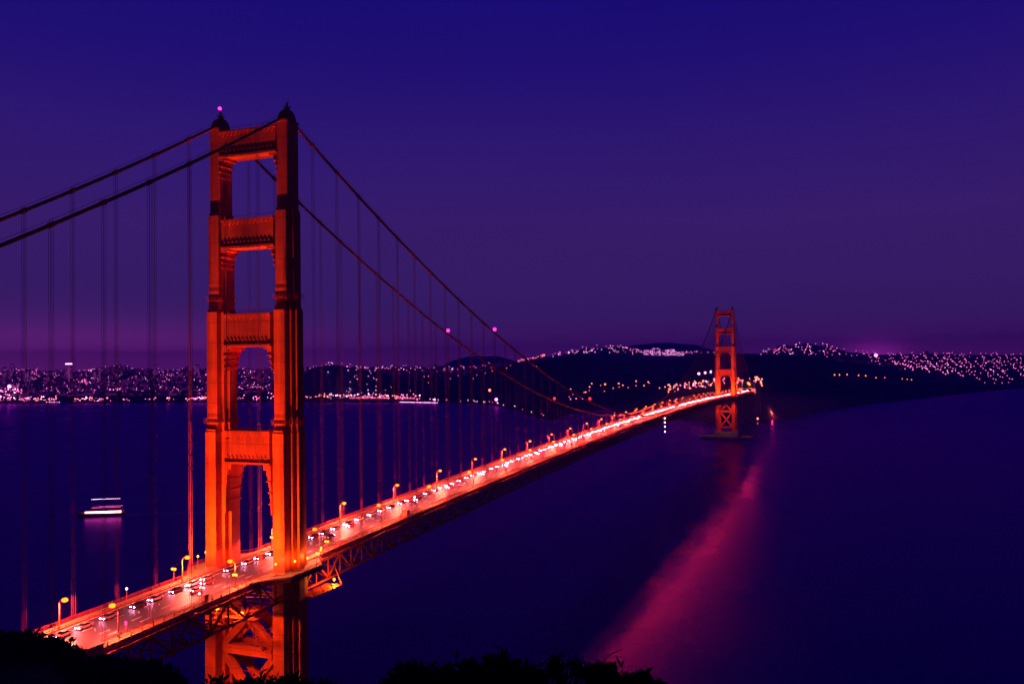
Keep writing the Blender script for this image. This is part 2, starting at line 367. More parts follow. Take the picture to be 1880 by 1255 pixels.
# main cables
for sx in (1, -1):
    m = MB(); ys = [-343+343*i/48 for i in range(48)]+[SPAN*i/168 for i in range(168)]+[SPAN+343*i/40 for i in range(41)]
    m.tube([(sx*13.7, y, zc(y)) for y in ys], .48, 10)
    c = m.build('main_cable', CABLEP, bridge, smooth=True)
    h = MB()
    for s in (-.45, .45): h.tube([(sx*13.7+s, y, zc(y)+1.25) for y in ys[::2]], .035, 3)
    h.build('hand_rope', ROPE, c)
    far_b = MB()
    for n in range(-22, 107):
        b = MB() if -14 <= n <= 85 else far_b
        y = n*PAN
        if n in (0, 84) or y > SPAN+340: continue
        d = Vector((0, 1, (zc(y+.5)-zc(y-.5)))).normalized(); c0 = Vector((sx*13.7, y, zc(y)))
        b.tube([c0-d*.9, c0+d*.9], .66, 8)
        for s in (-.45, .45): b.bar(c0+Vector((s,0,.4)), c0+Vector((s,0,1.27)), .08)
        if b is not far_b: b.build('cable_band', TRUSS, c)
    tag(far_b.build('cable_bands', TRUSS, c), kind='stuff')

# suspenders: four ropes in each pair set
far = MB(); sus = []
for n in range(-14, 100):
    if n in (0, 84): continue
    for sx in (1, -1): sus.append((n, sx))
def ropes(m, n, sx, r):
    y = n*PAN
    z1 = zc(y); z0 = zd(y)-.3
    if z1-z0 < 1.2: return
    for dy in (-.42, .42):
        for dx in (-.3, .3): m.tube([(sx*13.7+dx, y+dy, z0), (sx*13.7+dx, y+dy, z1)], r, 4, False)
    for f in (.35,) if z1-z0 > 60 else ():                       # spreader clamp
        z = z0+(z1-z0)*f; m.box(sx*13.7-.4, sx*13.7+.4, y-.5, y+.5, z-.15, z+.15)
for k, (n, sx) in enumerate(sorted(sus, key=lambda q: (Vector((q[1]*13.7, q[0]*PAN, 100))-CP).length)):
    if k < 99:
        m = MB(); ropes(m, n, sx, .055); m.build('suspender', ROPE, bridge)
    else: ropes(far, n, sx, .06)
tag(far.build('suspenders', ROPE, bridge), 'the far suspender ropes towards the distant tower', kind='stuff')

# deck ------------------------------------------------------------------
Y0, Y1 = -330.0, 1760.0
YS = [Y0+(Y1-Y0)*i/274 for i in range(275)]
def ribbon(m, x0, x1, dz0, dz1, ys=YS):
    vs = []
    for y in ys:
        z = zd(y); vs += [(x0,y,z+dz0),(x1,y,z+dz0),(x1,y,z+dz1),(x0,y,z+dz1)]
    n = len(ys); fs = [(4*i+k, 4*i+(k+1) % 4, 4*i+4+(k+1) % 4, 4*i+4+k) for i in range(n-1) for k in range(4)]+[(0,1,2,3),(4*n-4,4*n-1,4*n-2,4*n-3)]
    m.add(vs, fs)
d = MB(); ribbon(d, -9.6, 9.6, -.9, -.03); ribbon(d, -13.24, -9.6, -.9, -.35); ribbon(d, 9.6, 13.24, -.9, -.35); d.build('deck', TRUSS, bridge)
rd = MB(); ribbon(rd, -9.4, 9.4, -.03, 0); tag(rd.build('road', ASPHALT), kind='structure')
lm = MB()
for x in (-9.0, 9.0): ribbon(lm, x-.09, x+.09, .005, .03)
for x in (-6.1, -3.05, 3.05, 6.1):
    y = -200.0
    while y < 1700: ribbon(lm, x-.08, x+.08, .005, .03, [y, y+3.6]); y += 11
for i in range(240):                                              # tube delineators between the two directions
    y = -150+7.6*i; lm.box(-.08, .08, y-.08, y+.08, zd(y), zd(y)+.5)
tag(lm.build('road_markings', PAINTW), kind='structure')
sd = MB()
for s in (-1, 1): ribbon(sd, min(s*9.9, s*12.9), max(s*9.9, s*12.9), -.35, .16)
# half-octagon outlooks round the tower legs
def outlook(m, cy, s, z, lo, hi, g=0):
    pts = [(12.9, -20-g), (14.6+g, -16-g), (20.6+g, -9-g), (20.6+g, 9+g), (14.6+g, 16+g), (12.9, 20+g)]
    m.prism([(s*a, cy+b) for a, b in pts], 2, z+lo, z+hi); return pts
for cy in (0, SPAN):
    for s in (-1, 1): outlook(sd, cy, s, zd(cy), -.4, .12)
sd.build('sidewalk', WALK, bridge)
for cy in (0, SPAN):
    for s in (-1, 1): fs_ = MB(); outlook(fs_, cy, s, zd(cy), -1.6, -.42, .05); fs_.build('outlook_fascia', RAILP, bridge)
for s in (-1, 1):
    r = MB(); x = s*13.05
    for h in (.25, 1.25): 
        for ya, yb in ((Y0, -20), (20, SPAN-20), (SPAN+20, Y1)):
            ribbon(r, x-.06, x+.06, h-.05, h+.07, [ya+(yb-ya)*i/120 for i in range(121)])
    y = Y0
    while y < Y1:
        if min(abs(y), abs(y-SPAN)) > 20:
            r.box(x-.1, x+.1, y-.1, y+.1, zd(y), zd(y)+1.35)
            if y < 520:
                for k in range(1, 12): r.box(x-.03, x+.03, y+k*.3175-.035, y+k*.3175+.035, zd(y)+.25, zd(y)+1.2)
            else:
                for k in range(1, 5): r.box(x-.03, x+.03, y+k*.76-.09, y+k*.76+.09, zd(y)+.25, zd(y)+1.2)
        y += 3.81
    for cy in (0, SPAN):
        pts = [(12.95,-20),(14.6,-16),(20.5,-9),(20.5,9),(14.6,16),(12.95,20)]; z = zd(cy)
        for a, b in zip(pts, pts[1:]):
            for h in (.25, 1.3): r.bar((s*a[0], cy+a[1], z+h), (s*b[0], cy+b[1], z+h), .12)
            n = max(3, int(math.dist(a, b)/.45))
            for i in range(n): t = i/n; r.bar((s*(a[0]+(b[0]-a[0])*t), cy+a[1]+(b[1]-a[1])*t, z), (s*(a[0]+(b[0]-a[0])*t), cy+a[1]+(b[1]-a[1])*t, z+1.3), .07)
    r.build('railing', RAILP, bridge)
    c = MB(); x = s*9.75
    ribbon(c, x-.15, x+.15, -.03, .32); ribbon(c, x-.05, x+.05, .62, .80)
    y = Y0
    while y < Y1: c.box(x-.06, x+.06, y-.06, y+.06, zd(y)+.3, zd(y)+.7); y += 3.81
    c.build('curb_rail', RAILP, bridge)
# stiffening trusses
HP = PAN/2
for s in (-1, 1):
    t = MB(); x = s*13.7; TB = -9.3
    ribbon(t, x-.45, x+.45, -2.1, -1.25); ribbon(t, x-.4, x+.4, TB, TB+.75)
    n0 = int(Y0/HP); n1 = int(Y1/HP)
    for n in range(n0, n1):
        y = n*HP; z = zd(y); y2 = y+HP; z2 = zd(y2)
        t.bar((x,y,z+TB+.5), (x,y,z-1.7), .5, .4)
        if n % 2: t.bar((x,y,z+TB+.6), (x,y2,z2-1.7), .6, .5)
        else: t.bar((x,y,z-1.7), (x,y2,z2+TB+.6), .6, .5)
    t.build('stiffening_truss', TRUSS, bridge)
fl = MB()
for n in range(int(Y0/HP), int(Y1/HP)):
    y = n*HP; z = zd(y); fl.box(-13.3, 13.3, y-.2, y+.2, z-2.6, z-.95)
    if y < 500 or n % 2 == 0:
        fl.bar((-13.3,y,z-9), (13.3,y,z-9), .4); sg = 1 if n % 2 else -1
        fl.bar((-sg*13.3,y,z-9), (sg*13.3,y+HP,z-9), .35)
        if y < 160: fl.bar((-13.3,y,z-9), (0,y,z-2.6), .28); fl.bar((13.3,y,z-9), (0,y,z-2.6), .28)
for x in (-8,-4,0,4,8): ribbon(fl, x-.2, x+.2, -1.9, -.95)
fl.build('floor_beams', TRUSS, bridge)
# maintenance gantry with landings hung by the near tower
g = MB(); z = 64.0
g.box(14.5, 21, 3.5, 20.5, z+.3, z+.6); 
for y in (3.6, 9, 14.6, 20.3): g.bar((20.8,y,z+.6), (20.8,y,z+1.8), .1); g.bar((20.8,y,z+.4), (17.5,y,z+8.6), .14)
g.bar((20.8,3.5,z+1.8), (20.8,20.5,z+1.8), .09); g.bar((20.8,3.5,z+1.2), (20.8,20.5,z+1.2), .07)
g.build('maintenance_walkway', ORANGE, bridge); g = MB()
g.box(-6.2, 6.2, -8.2, -5.6, 58.7, 58.95)
for i in range(9): g.bar((-6+1.5*i,-8.1,58.9), (-6+1.5*i,-8.1,60.1), .08)
g.bar((-6,-8.1,60.1), (6,-8.1,60.1), .08)
for i in range(16):
    a = i/16; g.bar((2+6.8*a,-7.5,58.5-10*a), (2+6.8*a,-5.8,58.5-10*a), .1, .3)
g.bar((2,-7.6,58.5), (8.8,-7.6,48.5), .12); g.bar((2,-5.8,59.5), (8.8,-5.8,49.5), .08); g.bar((2,-7.6,59.6), (8.8,-7.6,49.6), .08)
g.build('maintenance_walkway', ORANGE, bridge)

# pier fender of the far tower
fd = MB(); n = 56
ri = [(46*math.cos(2*math.pi*k/n), SPAN+27*math.sin(2*math.pi*k/n)) for k in range(n)]; ro = [(x*.94, SPAN+(y-SPAN)*.9) for x, y in ri]
vs = [(x,y,-2) for x,y in ri]+[(x,y,4.2) for x,y in ri]+[(x,y,4.2) for x,y in ro]+[(x,y,-2) for x,y in ro]
fd.add(vs, [(j*n+k, j*n+(k+1) % n, (j+1)*n+(k+1) % n, (j+1)*n+k) for j in range(3) for k in range(n)])
ff = fd.build('pier_fender', CONC); tag(ff, 'oval concrete fender wall in the water round the foot of the distant tower', 'fender')

# pylons and arch at the south shore
def pylon(y, label):
    p = empty('bridge_pylon', (0,y,0)); tag(p, label, 'pylon')
    b = MB()
    for s in (-1, 1):
        b.box(s*14-4.5, s*14+4.5, -7, 7, -2, 80); b.box(s*14-3.6, s*14+3.6, -6, 6, 80, 86); b.box(s*14-2.6, s*14+2.6, -5, 5, 86, 89)
        for k in (-2.6, 0, 2.6): b.box(s*14+k-.5, s*14+k+.5, -7.4, 7.4, 4, 78)
    b.build('shaft', CONC, p); c = MB(); c.box(-9.5, 9.5, -5, 5, 50, 62); c.box(-9.5, 9.5, -5, 5, 10, 16); c.build('cross_wall', CONC, p)
pylon(1640, 'pale concrete bridge pylon just beyond the distant tower')
pylon(1738, 'pale concrete bridge pylon standing at the foot of the southern bluff')
ar = MB()
for s in (-1, 1):
    x = s*12; pts = []
    for i in range(13):
        t = i/12; y = 1648+82*t; z = 30+30*(1-(2*t-1)**2)
        pts.append((y, z))
    for (ya, za), (yb, zb) in zip(pts, pts[1:]):
        ar.bar((x,ya,za), (x,yb,zb), 1.0); ar.bar((x,ya,za-5), (x,yb,zb-5), .8); ar.bar((x,ya,za), (x,yb,zb-5), .4); ar.bar((x,ya,za), (x,ya,64), .5)
tag(ar.build('steel_arch', TRUSS), 'orange steel arch span between the two concrete pylons', 'arch')

# viaduct towers on land south of the arch
vm_ = MB()
for y in (1790, 1840):
    for s in (-1, 1): vm_.bar((s*12,y,20), (s*12,y,63), 1.4)
    vm_.bar((-12,y,22), (12,y,60), .7); vm_.bar((12,y,22), (-12,y,60), .7)
ribbon(vm_, -13.5, 13.5, -2.5, -.95, [1760+10*i for i in range(15)])
tag(vm_.build('approach_viaduct', TRUSS), 'steel approach viaduct carrying the roadway onto the southern shore', 'viaduct')

# ------------------------------------------------------------------ lamps on the bridge
def lamp_post():
    p = empty('street_lamp')
    m = MB(); m.box(-.28,.28,-.28,.28,0,1.0); m.tube([(0,0,.9),(0,0,6.6)], [.17,.12], 6)
    m.build('pole', GALV, p)
    a = MB(); a.tube([(0,0,6.5),(.15,0,7.3),(.7,0,7.9),(1.4,0,8.05)], [.11,.1,.09,.08], 5); a.build('arm', GALV, p)
    h = MB(); h.prism([(1.25,8.12),(1.6,8.32),(2.4,8.28),(2.75,8.08)], 1, -.28, .28); h.build('lamp_housing', GALV, p)
    l = MB(); l.ball((2.0,0,7.92), .88, 10, 6, .65); l.build('lamp_bowl', SODIUM, p)
    spotlight(p, (2.0,0,7.2), (2.0,0,0), 72000, 176, (1,.095,.055), .35, .06)
    return p
lp0 = lamp_post(); first = True
for s in (-1, 1):
    for k in range(-2, 37):
        y = 22.86+45.72*k
        if y > 1650: continue
        o = lp0 if first else copy_tree(lp0)
        first = False
        o.location = (s*10.25, y, zd(y)+.1); o.rotation_euler = (0, 0, 0 if s < 0 else math.pi)
        side = 'left-hand' if s < 0 else 'right-hand'
        if k < 0: lab = 'curved street lamp on the %s kerb, %s one in front of the near tower' % (side, ordinal(-k))
        else: lab = 'curved street lamp on the %s kerb, %s one beyond the near tower' % (side, ordinal(k+1))
        tag(o, lab, 'street lamp', 'street lamps along the bridge roadway')

def walk_lamp(loc, label, h=3.4, r=.38, light=0, m=FLOODM, group='short lamps on the tower outlooks'):
    p = empty('sidewalk_lamp', loc); tag(p, label, 'lamp', group)
    q = MB(); q.tube([(0,0,0),(0,0,h)], [.1,.07], 6); q.tube([(0,0,0),(0,0,.4)], .2, 6); q.build('post', GALV, p)
    g = MB(); g.ball((0,0,h+r*.7), r, 10, 7); g.build('lamp_globe', m, p)
    if light:
        l = bpy.data.lights.new('lamp_light', 'POINT'); l.energy = light; l.color = (1,.3,.06); l.shadow_soft_size = .4
        lo = bpy.data.objects.new('lamp_light', l); COL.objects.link(lo); lo.parent = p; lo.location = (0,0,h+.3+r)
    return p
zt = 74.1
walk_lamp((14.6,-8.6,zt), 'short globe lamp at the near corner of the right tower leg outlook', light=1600)
walk_lamp((18.3,-3.4,zt), 'short globe lamp second from the left along the right tower leg outlook', light=1600)
walk_lamp((19.4,2.0,zt), 'short globe lamp third from the left along the right tower leg outlook', light=1600)
walk_lamp((18.6,8.4,zt), 'short globe lamp fourth from the left along the right tower leg outlook', light=1600)
walk_lamp((16.9,13.4,zt), 'short globe lamp fifth from the left along the right tower leg outlook', light=1000)
walk_lamp((15.2,16.4,zt), 'short globe lamp last and highest along the right tower leg outlook', light=1000)
walk_lamp((-17.6,-7.5,zt), 'short globe lamp beside the outer edge of the left tower leg', light=1600)
walk_lamp((-19.4,-1.6,zt), 'short globe lamp behind the outer edge of the left tower leg', light=1000)
walk_lamp((12.2,-41.0,zd(-41)), 'small pale globe lamp on the right walk in front of the near tower', m=WHITEL, r=.3, light=300)
walk_lamp((-12.3,-43.5,zd(-43)), 'small pink globe lamp on the left walk in front of the near tower', m=WHITEL, r=.34, light=300)

# floodlights that throw light up the towers
FLC = (1, .19, .012)
def flood(loc, aims, label, color=FLC, size=.9, k=1.0):
    p = empty('floodlight', loc); tag(p, label, 'floodlight', 'floodlights aimed at the towers')
    m = MB(); m.tube([(0,0,0),(0,0,3.6)], [.14,.1], 6); m.bar((-.6,0,3.6), (.6,0,3.6), .14); m.build('mast', GALV, p)
    h = MB()
    for s in (-.5, .5): h.ball((s,0,4.05), .42, 8, 6)
    h.build('lamp_globe', FLOODM, p)
    for tgt, pw, an in aims:
        spotlight(p, (0,0,4.9), Vector(tgt)-Vector(loc), pw*k, an, color, size, .9)
    return p
for cy, nm in ((0, 'near'), (SPAN, 'distant')):
    for s, sd_ in ((-1, 'left'), (1, 'right')):
        z = zd(cy)
        flood((s*11.8, cy-25, z), [((s*13.7,cy-5,91), 2.0e5, 84), ((s*13.7,cy-5,128), 3.2e5, 22), ((s*13.7,cy-4,190), 5.6e5, 14), ((s*2,cy-5,150), 0.9e5, 56), ((s*4,cy-4,190), 1.6e5, 28)],
              'twin floodlight on a mast in front of the %s leg of the %s tower' % (sd_, nm), k=1.0 if cy == 0 else 1.15)
        flood((s*11.8, cy+25, z), [((s*13.7,cy+5,100), 1.0e5, 46), ((s*12,cy+4,170), 3e5, 26)],
              'twin floodlight on a mast behind the %s leg of the %s tower' % (sd_, nm))
# work lamps below the roadway
def work_lamp(loc, label, pw, tgt, r=.4):
    p = empty('work_lamp', loc); tag(p, label, 'lamp')
    m = MB(); m.tube([(0,0,0),(0,0,1.6)], .07, 5); m.build('bracket', DARK, p)
    g = MB(); g.ball((0,0,-.2), r, 8, 6); g.build('lamp_globe', FLOODM, p)
    l = bpy.data.lights.new('lamp_light', 'POINT'); l.energy = pw; l.color = (1,.25,.03); l.shadow_soft_size = .4
    lo = bpy.data.objects.new('lamp_light', l); COL.objects.link(lo); lo.parent = p; lo.location = tgt
work_lamp((19.6,17.5,67.2), 'dazzling work lamp hung under the roadway right of the near tower', 9000, (0,0,-.9), .5)
work_lamp((0,-7.0,60.6), 'yellow work lamp glowing under the roadway between the near tower legs', 9000, (0,-.6,.0), .6)
for cy, nm in ((0, 'near'), (SPAN, 'distant')):
    for s, sd_ in ((-1, 'left'), (1, 'right')):
        flood((s*9, cy-30, zd(cy)-9), [((s*13,cy-8,40), 1.1e5 if cy == 0 else 1.0e5, 80)], 'floodlight under the roadway aimed down the %s leg of the %s tower' % (sd_, nm))

# beacons on the cables and tower tops
def beacon(loc, label, m, r=1.0):
    p = empty('beacon_light', loc); tag(p, label, 'beacon')
    q = MB(); q.tube([(0,0,0),(0,0,.9)], .16, 6); q.build('stand', DARK, p)
    g = MB(); g.ball((0,0,.9+r*.6), r, 10, 7); g.build('lamp_globe', m, p)
for y, nm, m, r in ((183, 'high', BEACON, 1.0), (367, 'low', BEACONR, 1.1)):
    for s, sd_ in ((-1, 'left'), (1, 'right')):
        beacon((s*13.7, y, zc(y)+.5), '%s beacon lamp %s on the %s main cable beyond the near tower' % ('magenta' if m is BEACON else 'red', nm, sd_), m, r)
beacon((-13.7,0,229.5), 'pink beacon lamp on top of the left leg of the near tower', BEACON, .62)
beacon((-13.7,549,LOW+4), 'small red beacon low on the left main cable near the middle of the span', BEACONR, .7)
nm_ = empty('navigation_light_string', (15.0,645,zd(645)-2)); tag(nm_, 'string of four pale navigation lights hanging below the middle of the span', 'navigation light')
q = MB(); q.tube([(0,0,0),(0,0,-15.5)], .09, 4); q.bar((-1.3,0,0), (.3,0,0), .3); q.build('hanger', DARK, nm_)
for z in (-.8, -5.2, -9.6, -14.6): q = MB(); q.ball((0,0,z), .75, 8, 6); q.build('lamp_globe', WHITEL, nm_)

# booths and sheds on the walkways
def booth(loc, sx, sy, h, label):
    p = empty('service_booth', loc); tag(p, label, 'booth')
    b = MB(); b.box(-sx,sx,-sy,sy,0,h); b.box(-sx*.8,sx*.8,-sy-.03,-sy,h*.1,h*.8); b.build('cabin', GALV, p)
    r = MB(); r.box(-sx-.25,sx+.25,-sy-.25,sy+.25,h,h+.2); r.build('roof', DARK, p)
    d_ = MB(); d_.box(-sx*.5,sx*.3,-sy-.07,-sy-.04,.1,h*.75); d_.build('door', WALK, p)
booth((11.6,85.5,zd(85)+.16), 1.1, 1.4, 2.6, 'small service booth on the right walk beyond the near tower')
booth((13.9,-80.5,zd(-80)-1.0), 1.5, 2.4, 3.4, 'dark equipment shed on the right walk beside the black hill')
booth((11.7,-38.2,zd(-38)+.16), .7, .8, 2.2, 'small dark cabinet on the right walk in front of the near tower')
sg = empty('road_sign', (10.3,-66,zd(-66))); tag(sg, 'small purple-lit sign on a lamp pole at lower left', 'sign')
q = MB(); q.box(-.06,.06,-.06,.06,0,3.2); q.build('post', GALV, sg); q = MB(); q.box(-.35,.35,-.16,-.08,2.4,3.4); q.build('panel', mat('sign_face', (.5,.03,.4), .4, emit=(.6,.02,.45), strength=.5), sg)

# ------------------------------------------------------------------ cars
CARC = [mat('car_paint_silver', (.32,.22,.24), .3, .5), mat('car_paint_dark', (.05,.03,.04), .25, .3), mat('car_paint_red', (.3,.03,.04), .3, .3), mat('car_paint_white', (.55,.42,.45), .3)]
def car_shapes():
    # side outline, front towards -Y (local), length 4.5
    body = [(-2.25,.35),(-2.3,.55),(-2.15,.78),(-1.2,.92),(1.5,.98),(2.15,.92),(2.28,.6),(2.2,.32)]
    b = MB(); b.prism(body, 0, -.88, .88)
    g = MB(); vs = []
    for x, y, z in ((-.8,-1.15,.92),(.8,-1.15,.92),(.62,-.45,1.42),(-.62,-.45,1.42),(-.8,1.75,.96),(.8,1.75,.96),(.62,1.0,1.42),(-.62,1.0,1.42)): vs.append((x,y,z))
    g.add(vs, [(0,1,2,3),(5,4,7,6),(3,2,6,7),(0,3,7,4),(1,5,6,2),(0,4,5,1)])
    return b, g
def detailed_car(paint, front):
    c = empty('car'); b, g = car_shapes()
    bo = b.build('body', paint, c); g.build('cabin_glass', GLASS, c)
    r = MB(); r.box(-.6,.6,-.42,.98,1.42,1.47); r.build('roof', paint, c)
    for x in (-.8, .8):
        for y in (-1.4, 1.4): w = MB(); w.tube([(x-.1,y,.33),(x+.1,y,.33)], .33, 10); w.build('wheel', RUBBER, c)
        h = MB(); h.ball((x*.82,-2.3,.66), .17, 8, 5, .7); h.build('headlight', HEAD, c)
        t = MB(); t.box(x*.85-.16,x*.85+.16,2.24,2.31,.68,.86); t.build('taillight', TAIL, c)
    return c
def simple_car(paint):
    b, g = car_shapes(); b.cur = 1; b.add(g.v, g.f); b.cur = 2
    for x in (-.66, .66): b.ball((x,-2.3,.66), .19, 6, 4)
    b.cur = 3
    for x in (-.68, .68): b.box(x-.2,x+.2,2.24,2.33,.66,.90)
    b.cur = 4
    for x in (-.8, .8):
        for y in (-1.4, 1.4): b.tube([(x-.1,y,.33),(x+.1,y,.33)], .33, 8)
    return b.build('car', [paint, GLASS, HEAD, TAIL, RUBBER])
DET = [detailed_car(p, True) for p in CARC]; SIM = [simple_car(p) for p in CARC]
used = set(); cnt = {}
def put_car(x, y, north):
    i = random.randrange(4); near = y < 330
    src = (DET if near else SIM)[i]
    if (near, i) in used: o = copy_tree(src)
    else: o = src; used.add((near, i))
    o.location = (x, y, zd(y)+.02); o.rotation_euler = (math.atan((zd(y+1)-zd(y-1))/2)*(1 if north else -1), 0, 0 if north else math.pi)
    key = x; cnt[key] = cnt.get(key, 0)+1
    lane = {-7.6:'outer left lane', -4.6:'middle left lane', -1.5:'inner left lane', 1.5:'inner right lane', 4.6:'middle right lane', 7.6:'rightmost lane'}[x]
    nmp = ('silver','dark','red','white')[i]
    tag(o, '%s car %s in the %s, %s from near end' % (nmp, 'with white headlights' if north else 'with red taillights', lane, ordinal(cnt[key])), 'car', 'cars crossing the bridge')
for x, gap, north in ((-4.6, 8.6, True), (-1.5, 46.0, True), (1.5, 60.0, False)):
    y = -84+random.uniform(0, 10)
    while y < 1700:
        put_car(x, y, north); y += gap*random.uniform(.75, 1.3)
for k, o in list(enumerate(DET))+list(enumerate(SIM)):            # drop prototypes that were never placed
    near = o in DET
    if (near, k) not in used:
        for ch in list(o.children): bpy.data.objects.remove(ch)
        bpy.data.objects.remove(o)

# ------------------------------------------------------------------ far coast
def lerp(tab, u):
    if u <= tab[0][0]: return tab[0][1]
    for (a, p), (b, q) in zip(tab, tab[1:]):
        if u <= b: return p+(q-p)*(u-a)/(b-a)
    return tab[-1][1]
SH = [(-500,744),(0,741),(400,739),(560,738),(700,738),(860,741),(900,744),(945,753),(985,768),(1015,771),(1035,762),(1100,752),(1200,760),(1280,773),(1350,777),(1400,771),(1440,765),(1500,756),(1560,746),(1620,738),(1700,730),(1800,719),(1880,712),(2000,704),(2300,698)]
def shore_depth(u):
    y = lerp(SH, u); d = FW+(u-940)/FPX*R2-(y-627.5)/FPX*U2; return -CP.z/d.z
RA = [(-500,731),(0,730),(300,727),(400,729),(540,712),(556,684),(580,673),(620,669),(665,678),(700,686),(760,692),(850,690),(900,676),(960,665),(1030,657),(1080,656),(1120,661),(1200,663),(1260,657),(1310,653),(1370,650),(1450,652),(1500,655),(1550,663),(1600,672),(1660,682),(1720,690),(1800,699),(1880,703),(2300,690)]
RB = [(-500,682),(0,684),(60,680),(150,684),(200,676),(220,672),(240,678),(300,681),(380,678),(480,679),(560,678),(700,678),(850,675),(960,664),(1020,652),(1060,642),(1095,636),(1140,638),(1180,648),(1250,650),(1310,648),(1400,648),(1435,637),(1480,632),(1515,635),(1550,645),(1600,650),(1700,650),(1800,651),(1880,652),(2300,650)]
RC = [(-500,716),(780,690),(825,664),(850,656),(880,653),(915,654),(950,664),(1020,668),(1080,650),(1120,637),(1160,634),(1200,630),(1240,629),(1280,633),(1310,643),(1340,655),(1400,672),(2300,670)]
ZM = [(-500,3),(900,4),(1000,6),(1100,20),(1180,36),(1240,52),(1290,62),(1380,63),(1430,58),(1500,52),(1600,34),(1700,20),(1880,8),(2300,6)]
DM = [(-500,300),(1100,300),(1240,200),(1300,140),(1380,70),(1420,90),(1500,160),(1620,260),(2300,300)]
def dA(u): return shore_depth(u)+lerp([(-500,150),(500,150),(560,350),(700,420),(900,900),(1300,1150),(1450,1000),(1700,900),(2300,700)], u)
def dB(u): return max(dA(u)+900, lerp([(-500,4600),(900,4600),(1100,5200),(1500,5200),(2300,6200)], u))
def nz2(x, y, s): return noise.noise(Vector((x/s, y/s, 3.1)))
def prof(u):
    D0 = shore_depth(u); a = dA(u); b = dB(u)
    za = z_at(u, lerp(RA, u), a); zb = z_at(u, lerp(RB, u), b); dm = D0+lerp(DM, u); dm = min(dm, a-60); zm = min(lerp(ZM, u), za-2) if za > 6 else min(za, 3)
    c = 8000; zcc = z_at(u, lerp(RC, u), c)
    if u > 1560:
        k = min(1, (u-1560)/80); mid = [(a+(b-a)*.32, max(za, k*z_at(u, 667, a+(b-a)*.32)+(1-k)*za*.8)), (a+(b-a)*.5, k*(z_at(u, 668, a+(b-a)*.5)-20)+(1-k)*za*.8)]
    else: mid = [(a+(b-a)*.35, max(3, za*.75+zb*.05))]
    return [(D0-40,-8),(D0,-.4),(D0+12,2.0),(D0+12+(dm-D0)*.5, max(2.2, zm*.75)),(dm, max(2.5, zm)),(a, max(3, za))]+mid+[(b, max(10, zb)),(b+(c-b)*.45, max(3, zb*.4)),(c, max(5, zcc)),(c+500,-5),(c+900,-30)]
def ground(u, dp):
    t = prof(u)
    z = lerp(t, dp)
    D0 = t[1][0]
    if dp > D0+14:
        p = CP+dp*(FW+(u-940)/FPX*R2); k = min(1, (dp-D0-14)/150)
        z += k*(nz2(p.x, p.y, 260)*5+nz2(p.x, p.y, 70)*3.2)*(1 if z > 12 else .15)
        if z > 20: z += k*nz2(p.x, p.y, 22)*2.2
        if u > 1385 and z > 4: z += min(1, (dp-D0)/40)*min(1, z/25)*(nz2(p.x, p.y, 120)*16+nz2(p.x, p.y, 45)*9)*max(0, 1-(dp-D0)/520)
    return z
def world_at(u, dp):
    p = CP+dp*(FW+(u-940)/FPX*R2); return Vector((p.x, p.y, ground(u, dp)))
us = [-420+8*i for i in range(330)]
rows = 96; mm = MB(); vs = []
tt = [0]+[((i/(rows-1))) for i in range(1, rows)]
for u in us:
    t = prof(u); D0 = t[0][0]; a = dA(u); b = dB(u); c = 8000
    ds = [D0+(a+80-D0)*i/50 for i in range(51)]+[a+80+(b+100-a-80)*i/27 for i in range(1, 28)]+[b+100+(c-b-100)*i/12 for i in range(1, 13)]+[c+200, c+500, c+900]
    for dp in ds: p = world_at(u, dp); vs.append(p)
nr = len(ds)
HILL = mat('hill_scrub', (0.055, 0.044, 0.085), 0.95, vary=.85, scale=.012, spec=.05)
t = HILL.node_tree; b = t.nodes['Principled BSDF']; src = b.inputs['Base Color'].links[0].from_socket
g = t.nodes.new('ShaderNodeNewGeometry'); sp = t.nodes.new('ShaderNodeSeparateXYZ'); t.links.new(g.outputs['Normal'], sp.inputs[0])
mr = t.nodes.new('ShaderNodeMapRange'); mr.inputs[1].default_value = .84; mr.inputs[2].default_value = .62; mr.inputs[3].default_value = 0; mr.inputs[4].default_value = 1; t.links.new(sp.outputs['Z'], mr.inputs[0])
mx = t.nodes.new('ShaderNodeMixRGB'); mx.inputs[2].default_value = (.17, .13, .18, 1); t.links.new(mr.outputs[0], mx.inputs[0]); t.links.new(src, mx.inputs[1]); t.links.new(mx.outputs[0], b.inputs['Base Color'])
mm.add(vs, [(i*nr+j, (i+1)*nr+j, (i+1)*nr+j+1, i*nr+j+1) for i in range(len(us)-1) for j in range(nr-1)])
tag(mm.build('hills', HILL, smooth=True), kind='structure')

